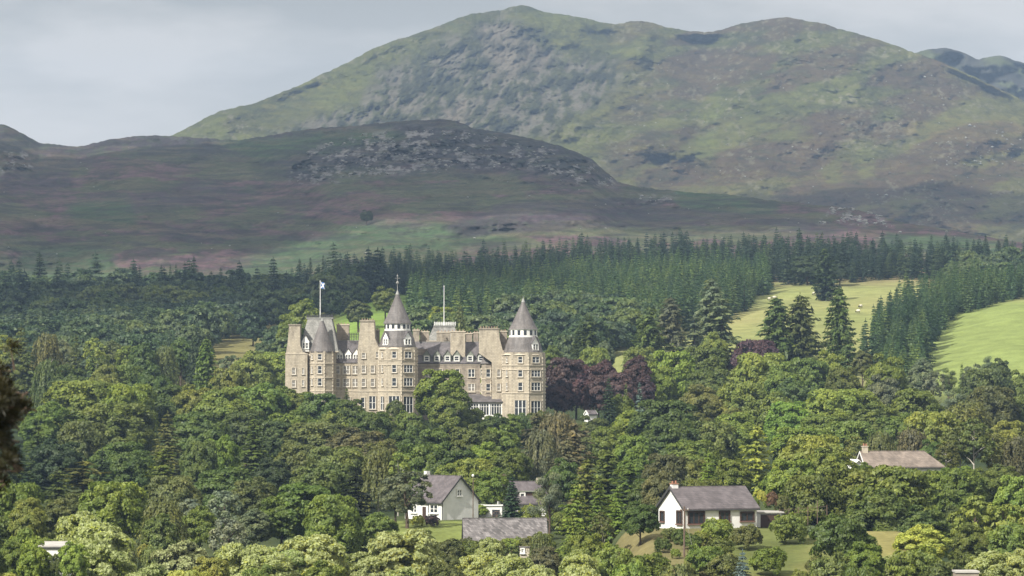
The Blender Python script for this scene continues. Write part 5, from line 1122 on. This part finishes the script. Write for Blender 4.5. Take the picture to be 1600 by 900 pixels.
# conservatory
con = MB(); con.box(X(731), X(785), -4.2, 1.9, -3, Z(648), 0); con.box(X(731.3), X(784.7), -4.0, 1.8, Z(631), Z(628), 0)
for i in range(14): x = X(732) + (X(784) - X(732)) * i / 13; con.box(x - .07, x + .07, -4.12, -3.95, Z(648), Z(631.02), 0)
con.box(X(731.5), X(784.5), -4.1, -3.97, Z(635.6), Z(635), 0)
for u in (731.5, 748.5, 765, 784): con.box(X(u) - .2, X(u) + .2, -4.18, -3.9, Z(648), Z(631.01), 0)
cons = cbuild(con, 'conservatory', M['white'])
mb = MB(); mb.box(X(731.8), X(784.2), -3.94, 1.7, Z(647.9), Z(631.1)); cbuild(mb, 'pane', M['glass'], cons)
mb = MB(); a = [(X(728), -4.7, Z(628)), (X(787), -4.7, Z(628)), (X(786), 1.95, Z(628)), (X(728), 1.95, Z(628))]; b = [(X(731), 1.0, Z(616)), (X(776), 1.0, Z(616)), (X(775), 1.95, Z(616)), (X(731), 1.95, Z(616))]
mb.frustum(a, b); cbuild(mb, 'roof', M['slate_roof'], cons)
# right gable chimney
poly_block([(748.5, 552), (748.5, 515), (779.5, 515), (781, 530), (785, 546), (792, 553), (792, 668), (768.5, 668), (768.5, 566)], -2.5, 6, 'stone')
mb = MB(); mb.box(X(747.5), X(780.5), -2.7, 1.4, Z(515), Z(512.8), 0)
for i in range(7): mb.ring(X(751.5 + i * 4.2), -.8, [(.16, Z(512.9)), (.14, Z(510))], 8, 0, 1)
cbuild(mb, 'chimney_coping', [M['stone_dark'], M['pot']])
for u in (779.5, 788.5):
    for v in (583, 605): cw(u, v, -2.5, .85, 1.9, cur=True)
cw(786, 563, -2.5, .6, 1.7)
stack(781, 792, 516, 548, 5, 7, 'stone_grey_and_shaded', 2)
# right tower
wall_block(790, 850, 2, 14, 551, 'stone')
octa(818.5, -3, 5.3, 0, 551, 'tower', courses=(571, 578, 614))
round_tower(817.5, -3, 5.45, 550.5, 527, 515, 467, X(848) - X(817.5), X(839.5) - X(817.5), X(840) - X(817.5), 14, False)
a = radians(42); dormer(X(817.5) + sin(a) * 4.7, -3 - cos(a) * 4.7, Z(549), 2.2, 2.2, 1.6, 3.0, a, 'white', 2)
a = radians(-55); dormer(X(817.5) + sin(a) * 4.7, -3 - cos(a) * 4.7, Z(549), 1.6, 1.6, 1.2, 3.0, a, 'white', 1) if False else None
for v, h in ((562.5, 1.6), (583, 2.0), (604, 2.1)):
    wface(818.5, -3, 5.3, -10, v, 1.15, h); wface(818.5, -3, 5.3, 35, v, 2.9 if v > 570 else 2.2, h, 'stone_3' if v > 570 else 'stone_2'); wface(818.5, -3, 5.3, -55, v, .8, h * .9, cur=True)
wface(818.5, -3, 5.3, -10, 637, 3.0, 4.0, 'stone_3'); wface(818.5, -3, 5.3, 35, 637, 3.0, 3.6, 'stone_3')
# flagpoles belong to the roofs; the flags hang on them
mb = MB(); mb.tube([(X(498.8), 4.5, Z(497)), (X(498.8), 4.5, Z(439))], [.13, .08], 8); mb.ring(X(498.8), 4.5, [(.18, Z(439)), (.05, Z(437.5))], 8); cbuild(mb, 'flagpole', M['pole_white'])
mb = MB(); mb.tube([(X(691.3), 21, Z(507)), (X(691.3), 21, Z(444))], [.13, .08], 8); mb.ring(X(691.3), 21, [(.18, Z(444)), (.05, Z(442.5))], 8); cbuild(mb, 'flagpole', M['pole_white'])
M['flag_blue'] = mat('flag_blue', (0.05, 0.13, 0.35), 0.8); M['flag_white'] = mat('flag_white', (0.75, 0.76, 0.78), 0.8); M['flag_dark'] = mat('flag_navy', (0.03, 0.04, 0.12), 0.8)
def flag(name, x, y, ztop, w, h, droop, cols, label):
    nx, nz = 14, 12; V = []; Fc = []; mi = []
    for i in range(nx + 1):
        for j in range(nz + 1):
            s, t = i / nx, j / nz
            V.append((w * s * (1 - .35 * droop), .25 * w * sin(s * 6 + t) * s, -h * t - droop * w * s ** 1.4))
    for i in range(nx):
        for j in range(nz):
            k = i * (nz + 1) + j; Fc.append((k, k + 1, k + nz + 2, k + nz + 1)); s, t = (i + .5) / nx, (j + .5) / nz
            mi.append(1 if min(abs(s - t), abs(s + t - 1)) < .13 and len(cols) > 1 else 0)
    me = bpy.data.meshes.new(name); me.from_pydata(V, [], Fc); [me.materials.append(c) for c in cols]; me.polygons.foreach_set('material_index', mi)
    o = link(bpy.data.objects.new(name, me)); o.location = (x, y, ztop); so_ = o.modifiers.new('cloth', 'SOLIDIFY'); so_.thickness = .02
    tag(o, label, 'flag')
flag('flag', OX + X(498.8) + .1, OY + 4.5, cz(439.5), 1.25, 1.7, .25, [M['flag_blue'], M['flag_white']], 'blue flag with white diagonal cross on the castle\'s left flagpole')
flag('flag', OX + X(691.3) - .1, OY + 21, cz(446), -1.0, 1.6, 2.2, [M['flag_dark']], 'dark flag hanging limp on the castle\'s right flagpole')

# ------------------------------------------------------------------ houses
def house(name, label, loc, rz, L, Wd, he, hr, roofm, wallm='render', ov=.35, hip=0.0, cat='house'):
    """front wall along local x at y=0, facing -y"""
    o = empty(name, loc, rz); tag(o, label, cat)
    mb = MB(); mb.box(0, L, 0, Wd, -2.5, he, 0)
    if hip < 1: mb.add([(0.001, 0, he), (0.001, Wd, he), (0.001, Wd / 2, he + hr)], [(0, 2, 1)]); 
    if hip == 0: mb.add([(L - .001, 0, he), (L - .001, Wd, he), (L - .001, Wd / 2, he + hr)], [(0, 1, 2)])
    mb.build('wall', M[wallm], o)
    mb = MB(); k = hr / (Wd / 2); t = .16; xi = L + ov - (hip if hip else 0) - (ov if hip else 0)
    for s in (-1, 1):
        ye = -ov if s < 0 else Wd + ov
        q = [(-ov, ye, he - ov * k + .06), (L + ov, ye, he - ov * k + .06), (xi, Wd / 2, he + hr + .06), (-ov, Wd / 2, he + hr + .06)]
        if s > 0: q = q[::-1]
        mb.frustum(q, [(a, b, c + t) for a, b, c in q], 0)
    if hip:
        q = [(L + ov, -ov, he - ov * k + .06), (L + ov, Wd + ov, he - ov * k + .06), (xi, Wd / 2 + .05, he + hr + .06), (xi, Wd / 2 - .05, he + hr + .06)]; mb.frustum(q, [(a - .02, b, c + t) for a, b, c in q], 0)
    r = mb.build('roof', M[roofm], o)
    mb = MB(); mb.box(-ov, L + ov, -ov - .12, -ov + .02, he - ov * k - .08, he - ov * k + .07); mb.build('gutter', M['iron'], o)
    mb = MB()
    mb.box(-ov, xi, Wd / 2 - .12, Wd / 2 + .12, he + hr + t - .02, he + hr + t + .1); mb.build('ridge_tiles', M[roofm], r)
    for x in ((-ov - .06,) if hip else (-ov - .06, L + ov)):
        mb = MB()
        for s in (-1, 1):
            ye = -ov if s < 0 else Wd + ov
            q = [(x, ye, he - ov * k - .12), (x + .06, ye, he - ov * k - .12), (x + .06, Wd / 2, he + hr - .12), (x, Wd / 2, he + hr - .12)]
            if s > 0: q = q[::-1]
            mb.frustum(q, [(a, b, c + .32) for a, b, c in q], 0)
        mb.build('bargeboard', M['white' if 'brown-roofed' in label or name == 'hut' else 'iron'], o)
    return o
def hwin(o, x, z, w, h, kind='brown', side='front', curtain=False, L=0, Wd=0):
    if side == 'front': window(x, -.01, z, w, h, kind, 0, o, curtain)
    elif side == 'left': window(-.01, x, z, w, h, kind, -pi / 2, o, curtain)
    elif side == 'right': window(L + .01, x, z, w, h, kind, pi / 2, o, curtain)
# bungalow on the right
px = P(1070, 826, 480); th = radians(22)
bg = house('bungalow', 'white bungalow with grey tiled roof and brown window frames on the right', tuple(px), th, 11.1, 8.8, 2.75, 2.75, 'grey_tile')
hwin(bg, 1.75, 1.45, 2.3, 1.6, 'brown_3'); hwin(bg, 6.1, 1.6, 1.4, 1.3, 'brown_2'); hwin(bg, 9.6, 1.5, 1.9, 1.15, 'brown_2')
hwin(bg, 1.6, 1.45, 1.6, 1.7, 'brown_2', 'left'); hwin(bg, 7.4, 1.4, 1.2, 1.3, 'brown', 'left')
mb = MB(); mb.box(-.05, .85, 4.0, 4.8, 4.6, 6.05, 0); mb.box(-.12, .92, 3.93, 4.87, 6.05, 6.18, 1); ch = mb.build('chimney', [M['render'], M['terracotta']], bg)
mb = MB(); mb.ring(.15, 4.4, [(.15, 6.2), (.13, 6.5)], 8); mb.ring(.65, 4.4, [(.15, 6.2), (.13, 6.55)], 8); mb.build('chimney_pot', M['terracotta'], ch)
mb = MB(); mb.tube([(-.12, -.12, 0), (-.12, -.12, 2.5)], [.05, .05], 6); mb.build('downpipe', M['iron'], bg)
mb = MB(); mb.box(-.3, 4.2, -1.6, -.03, -2.2, -.18); mb.build('terrace', M['stone_dark'], bg)
# garage beside it
o = empty('garage', tuple(P(1187, 826, 490)), radians(6)); tag(o, 'low flat-roofed garage with brown door adjoining the white bungalow', 'garage')
mb = MB(); mb.box(0, 3.2, .1, 6, -1.5, 2.2); mb.build('wall', M['render'], o); mb = MB(); mb.box(-.2, 3.5, -.25, 6.2, 2.2, 2.38); mb.build('roof', M['flat_roof'], o); mb = MB(); mb.box(.15, 2.9, .0, .2, -.1, 2.0); mb.build('door', M['brown'], o)
# white gabled house on the left
px = P(690, 812, 578); th = radians(-48)
# long wall faces front left; build with its front wall as the long one, gable to the right
Lh, Wh = 9.5, 8.2
hl = house('gabled_house', 'white one-and-a-half storey house with grey roof and gable window', (px[0] - Lh * cos(th), px[1] - Lh * sin(th), px[2]), th, Lh, Wh, 3.05, 4.0, 'grey_tile')
hwin(hl, 7.6, 1.75, 1.9, 1.35, 'plain_2'); hwin(hl, 2.4, 1.6, 1.4, 1.2, 'plain_2')
mb = MB(); mb.box(4.6, 5.5, -.06, .05, -.1, 2.05); mb.build('door', M['brown'], hl)
mb = MB(); mb.tube([(Lh + .08, .15, 0), (Lh + .08, .15, 2.9)], [.05, .05], 6); mb.tube([(6.2, -.1, 0), (6.2, -.1, 2.8)], [.05, .05], 6); mb.build('downpipe', M['iron'], hl)
mb = MB(); mb.box(.6, 1.3, 3.7, 4.5, 6.3, 7.9); mb.build('chimney', M['render'], hl)
window(Lh + .01, 3.9, 4.4, .9, 1.0, 'plain_2', pi / 2, hl)
# link building and dormer cottage behind
o = empty('white_outbuilding', tuple(P(748, 812, 592)), 0); tag(o, 'low white flat-roofed outbuilding with dark opening between the two cottages', 'outbuilding')
mb = MB(); mb.box(0, 4.0, 0, 4, -1, 2.35); mb.build('wall', M['render'], o); mb = MB(); mb.box(-.15, 4.15, -.2, 4.1, 2.35, 2.5); mb.build('roof', M['white'], o); mb = MB(); mb.box(2.3, 3.6, -.04, .1, .2, 1.7); mb.build('opening', M['glass'], o)
px = P(786, 812, 596)
co_ = house('dormer_cottage', 'white cottage with dark-cheeked dormer, half hidden behind the pointed conifer', tuple(px), radians(8), 7.6, 7.5, 2.9, 3.4, 'grey_tile')
d_ = empty('dormer', (4.3, 1.1, 3.0), 0); d_.parent = co_; mb = MB(); mb.box(-1.3, 1.3, 0, 3, 0, 1.75); mb.build('dormer_front', M['brown'], d_); mb = MB(); mb.box(-1.5, 1.5, -.25, 3.2, 1.75, 1.9); mb.build('dormer_roof', M['lead_green'], d_); window(-.75, -.01, .9, .7, 1.1, 'plain', 0, d_)
mb = MB(); mb.box(6.4, 7.3, 3.2, 4.2, 5.6, 7.1); mb.build('chimney', M['trim'], co_)
# long slate shed
px = P(727, 856, 538)
sh = house('slate_shed', 'long low building with a lichened slate roof below the lawn', tuple(px), radians(3), 12.6, 6.4, 1.1, 3.2, 'old_slate', wallm='stone_grey_and_shaded', ov=.3)
o = empty('porch', tuple(P(812, 863, 532)), 0); tag(o, 'small white lean-to with dark window below the long slate roof', 'outbuilding'); mb = MB(); mb.box(0, 1.5, 0, 1.5, -2, .75); mb.build('wall', M['trim'], o); mb = MB(); mb.box(-.1, 1.7, -.15, 1.6, .75, .86); mb.build('roof', M['old_slate'], o); window(.45, -.01, .2, .4, .6, 'plain', 0, o)
# brown roofed house upper right
px = P(1374, 738, 596)
hb = house('brown_roofed_house', 'house with long brown-roofed range and white-edged gable among trees', (px[0] - 2.2, px[1], px[2] - 1.0), radians(9), 13.6, 6.6, 2.0, 2.4, 'brown_tile', hip=2.4)
mb = MB(); mb.box(.1, 1.0, 2.8, 3.6, 3.6, 5.35); mb.box(.0, 1.1, 2.7, 3.7, 5.35, 5.5); ch = mb.build('chimney', M['trim'], hb); mb = MB(); mb.ring(.35, 3.2, [(.16, 5.5), (.13, 5.95)], 8); mb.ring(.8, 3.2, [(.16, 5.5), (.13, 5.9)], 8); mb.build('chimney_pot', M['terracotta'], ch)
hwin(hb, 4, 1.2, 1.6, 1.1, 'plain_2'); hwin(hb, 8, 1.2, 1.6, 1.1, 'plain_2')
# projecting gable at its left end
g_ = MB(); g_.box(-2.6, .0, .6, 5.8, -2.5, 1.75); g_.slab([(-2.6, 1.75), (.0 + .0, 1.75), (-1.3, 3.0)], .6, 5.8); g_.build('gable_wing', M['render'], hb)
mb = MB()
for s in (-1, 1):
    q = [(-1.3, .2, 3.05), (-1.3, 6, 3.05), (-1.3 + s * 1.5, 6, 1.62), (-1.3 + s * 1.5, .2, 1.62)]; q = q if s > 0 else q[::-1]; mb.frustum(q[::-1], [(a, b, c + .14) for a, b, c in q[::-1]])
mb.build('gable_roof', M['white'], hb)
# little hut
px = P(920, 652, 876)
hu = house('hut', 'tiny white-gabled hut with grey roof among trees right of the castle', (px[0], px[1], px[2] - .5), radians(32), 2.4, 2.0, 1.3, .85, 'grey_tile', ov=.2)
# white house lower left
px = P(61, 900, 402)
hw = house('white_cottage', 'white rendered house mostly hidden by foliage at the bottom left corner', (px[0], px[1], px[2]), radians(3), 3.4, 6, 3.3, .35, 'flat_roof', ov=.1)
window(1.35, -.01, 1.2, .5, .9, 'plain', 0, hw)
px = P(1494, 906, 398)
o = empty('garden_shed', (px[0], px[1], px[2] - 1.5), 0); tag(o, 'pale flat shed roof cut by the bottom edge at lower right', 'shed'); mb = MB(); mb.box(0, 2.6, 0, 3, -1, 2.3); mb.build('wall', M['stone_grey_and_shaded'], o); mb = MB(); mb.box(-.1, 2.7, -.15, 3.1, 2.3, 2.5); mb.build('roof', M['flat_roof'], o)

# ------------------------------------------------------------------ small things
def pole_obj(u, vt, vb, d, r, name, label, cat, wires=True):
    a, b = P(u, vb, d), P(u, vt, d); o = empty(name, tuple(a)); tag(o, label, cat); h = b[2] - a[2]
    mb = MB(); mb.tube([(0, 0, -1), (.04, 0, h)], [r, r * .75], 8); mb.build('pole', M['wood_pole'], o); return o, h
tp, h = pole_obj(1069, 791, 876, 452, .14, 'telegraph_pole', 'brown wooden telegraph pole in front of the white bungalow', 'pole')
mb = MB(); mb.box(-.55, .65, -.1, .05, h - .55, h - .42); mb.build('cross_arm', M['wood_pole'], tp); mb = MB()
for x in (-.45, .5): mb.ring(x, -.03, [(.05, h - .42), (.06, h - .25)], 8)
mb.build('insulators', M['white'], tp); mb = MB(); mb.tube([(0, 0, h - .6), (1.3, -.6, .6)], [.018, .018], 5); mb.build('stay_wire', M['lead'], tp)
lp, h = pole_obj(739, 744, 812, 574, .09, 'lamp_post', 'thin brown lamp post with white globe beside the white gabled house', 'lamp post')
mb = MB(); mb.ring(0, 0, [(.1, h - .15), (.2, h), (.22, h + .15), (.1, h + .32)], 10); mb.build('lamp', M['white'], lp)
pl_, h = pole_obj(787, 740, 800, 600, .08, 'pole', 'thin grey pole between the outbuilding and the pointed conifer', 'pole')
mb = MB(); mb.box(-.5, .5, -.05, .05, h - .3, h - .2); mb.build('cross_arm', M['wood_pole'], pl_)
# garden fence behind the lawn
fo = empty('garden_fence', tuple(P(1218, 806, 492))); tag(fo, 'low wooden post and wire fence running right from the bungalow garage', 'fence')
a, b = P(1218, 806, 492), P(1292, 800, 486)
for i in range(6):
    t = i / 5; p = (b - a) * t; mb = MB(); mb.box(p[0] - .05, p[0] + .05, p[1] - .05, p[1] + .05, p[2] - 1.6, p[2] + (1.0 if i != 4 else 1.7)); mb.build('post', M['wood_pole'], fo)
mb = MB()
for z in (.3, .8): mb.tube([(0, -.08, z), (*(b - a)[:2] - np.array([0, .08]), (b - a)[2] + z)], [.02, .02], 5)
mb.build('rail', M['wood_pole'], fo)
# wheelbarrow like round garden arch by the outbuilding: a cart wheel leaning on the wall
cwh = empty('cart_wheel', tuple(P(776, 806, 583))); tag(cwh, 'old spoked cart wheel standing before the white outbuilding', 'wheel')
mb = MB()
for k in range(16):
    a0, a1 = 2 * pi * k / 16, 2 * pi * (k + 1) / 16; mb.tube([(.75 * cos(a0), 0, .75 * sin(a0)), (.75 * cos(a1), 0, .75 * sin(a1))], [.06, .06], 5)
mb.build('rim', M['wood_pole'], cwh); mb = MB()
for k in range(8): a0 = 2 * pi * k / 8; mb.tube([(0, 0, 0), (.74 * cos(a0), 0, .74 * sin(a0))], [.035, .03], 5)
mb.build('spokes', M['wood_pole'], cwh)
# sheep grazing in the yellow field: one body mesh each
def sheep_mesh():
    bm = MB(); bm.tube([(-.62, 0, .66), (-.45, 0, .70), (0, 0, .72), (.42, 0, .70), (.58, 0, .66)], [.16, .30, .35, .30, .16], 10, 0); bm.tube([(.5, 0, .72), (.74, 0, .62), (.92, 0, .42), (1.02, 0, .28)], [.17, .13, .11, .06], 8, 1)
    for x in (-.38, .38):
        for y in (-.15, .15): bm.tube([(x, y, .55), (x + .02, y, .28), (x, y, 0)], [.07, .045, .04], 6, 1)
    bm.tube([(.8, -.08, .56), (.78, -.2, .53)], [.03, .02], 5, 1); bm.tube([(.8, .08, .56), (.78, .2, .53)], [.03, .02], 5, 1); bm.tube([(-.62, 0, .68), (-.72, 0, .5)], [.05, .03], 5, 0)
    return bm.mesh('sheep', [M['wool'], M['black']], True)
sm = sheep_mesh()
SH = [(1202, 470, 'white sheep grazing leftmost in the yellow hill field'), (1210, 468, 'white sheep just right of the leftmost one in the hill field'), (1272, 462, 'white sheep at the foot of the tall field spruce, left side'), (1286, 466, 'white sheep right below the tall field spruce'), (1345, 482, 'white sheep rightmost in the hill field near the spruce belt'), (1341, 490, 'white sheep lowest in the hill field near the spruce belt')]
for u, v, lab in SH:
    ds = np.arange(1080, 1700, 4.0); xs = (u - 800) / F * ds; zs = H(xs, ds); vv = 600 - zs / ds * F; k = int(np.argmin(abs(vv - v)))
    o = link(bpy.data.objects.new('sheep', sm)); o.location = (xs[k], ds[k], zs[k]); o.rotation_euler.z = random.random() * 6.28; o.scale = (1.5, 1.5, 1.5); tag(o, lab, 'sheep', 'sheep in the hill field')

# ------------------------------------------------------------------ clouds that shade the hill (above and beyond the frame)
CM = bpy.data.materials.new('cloud_vapour'); CM.use_nodes = True; t_ = CM.node_tree; t_.nodes.clear(); vo = N(t_, 'ShaderNodeVolumeScatter'); oo = N(t_, 'ShaderNodeOutputMaterial')
vo.inputs['Density'].default_value = 0.010; vo.inputs['Color'].default_value = (1, 1, 1, 1); t_.links.new(vo.outputs[0], oo.inputs['Volume'])
def cloud(tx, ty, tz, rx, ry, base=1000, thick=130):
    k = (base - tz) / math.tan(SUN_EL); cx_, cy_ = tx - k * sin(SUN_AZ), ty - k * cos(SUN_AZ)
    nu, nv = 64, 24; vs = []; fs = []
    sx = random.random() * 50
    for j in range(nv + 1):
        ph = -pi / 2 + pi * j / nv
        for i in range(nu):
            a = 2 * pi * i / nu; q = cos(ph)
            n_ = float(fbm(np.array([cos(a) * 2.2 + sx]), np.array([sin(a) * 2.2 + ph]), 4, 300)); n2_ = float(fbm(np.array([cos(a) * 6 * q + sx]), np.array([sin(a) * 6 * q + ph * 3]), 3, 310))
            r = (.62 + .8 * n_ + .25 * (n2_ - .5)); z = sin(ph); z = z * thick * (1.0 if z > 0 else .25) * (.8 + .6 * n2_)
            vs.append((q * cos(a) * rx * r, q * sin(a) * ry * r, z))
    for j in range(nv):
        for i in range(nu): fs.append((j * nu + i, j * nu + (i + 1) % nu, (j + 1) * nu + (i + 1) % nu, (j + 1) * nu + i))
    mb = MB(); mb.add(vs, fs); o = mb.build('cloud', CM, None, True, loc=(cx_, cy_, base)); tag(o, kind='structure')
cloud(-60, 2620, 120, 660, 600)       # heather hill, left and middle
cloud(480, 2750, 90, 560, 190)        # foot of the mountain, right
cloud(-380, 2250, 60, 260, 260)
cloud(-150, 1500, 25, 170, 120, base=900)       # left wood
cloud(330, 3850, 150, 420, 160)

# ------------------------------------------------------------------ the air between
hb_ = MB(); hb_.box(-3200, 3200, -60, 8200, -60, 760)
hm = bpy.data.materials.new('air'); hm.use_nodes = True; t_ = hm.node_tree; t_.nodes.clear(); vo = N(t_, 'ShaderNodeVolumePrincipled'); oo = N(t_, 'ShaderNodeOutputMaterial')
vo.inputs['Color'].default_value = (0.48, 0.68, 1.0, 1); vo.inputs['Density'].default_value = 0.000068; vo.inputs['Anisotropy'].default_value = 0.0
t_.links.new(vo.outputs[0], oo.inputs['Volume'])
hz = hb_.build('haze', hm); tag(hz, kind='stuff')
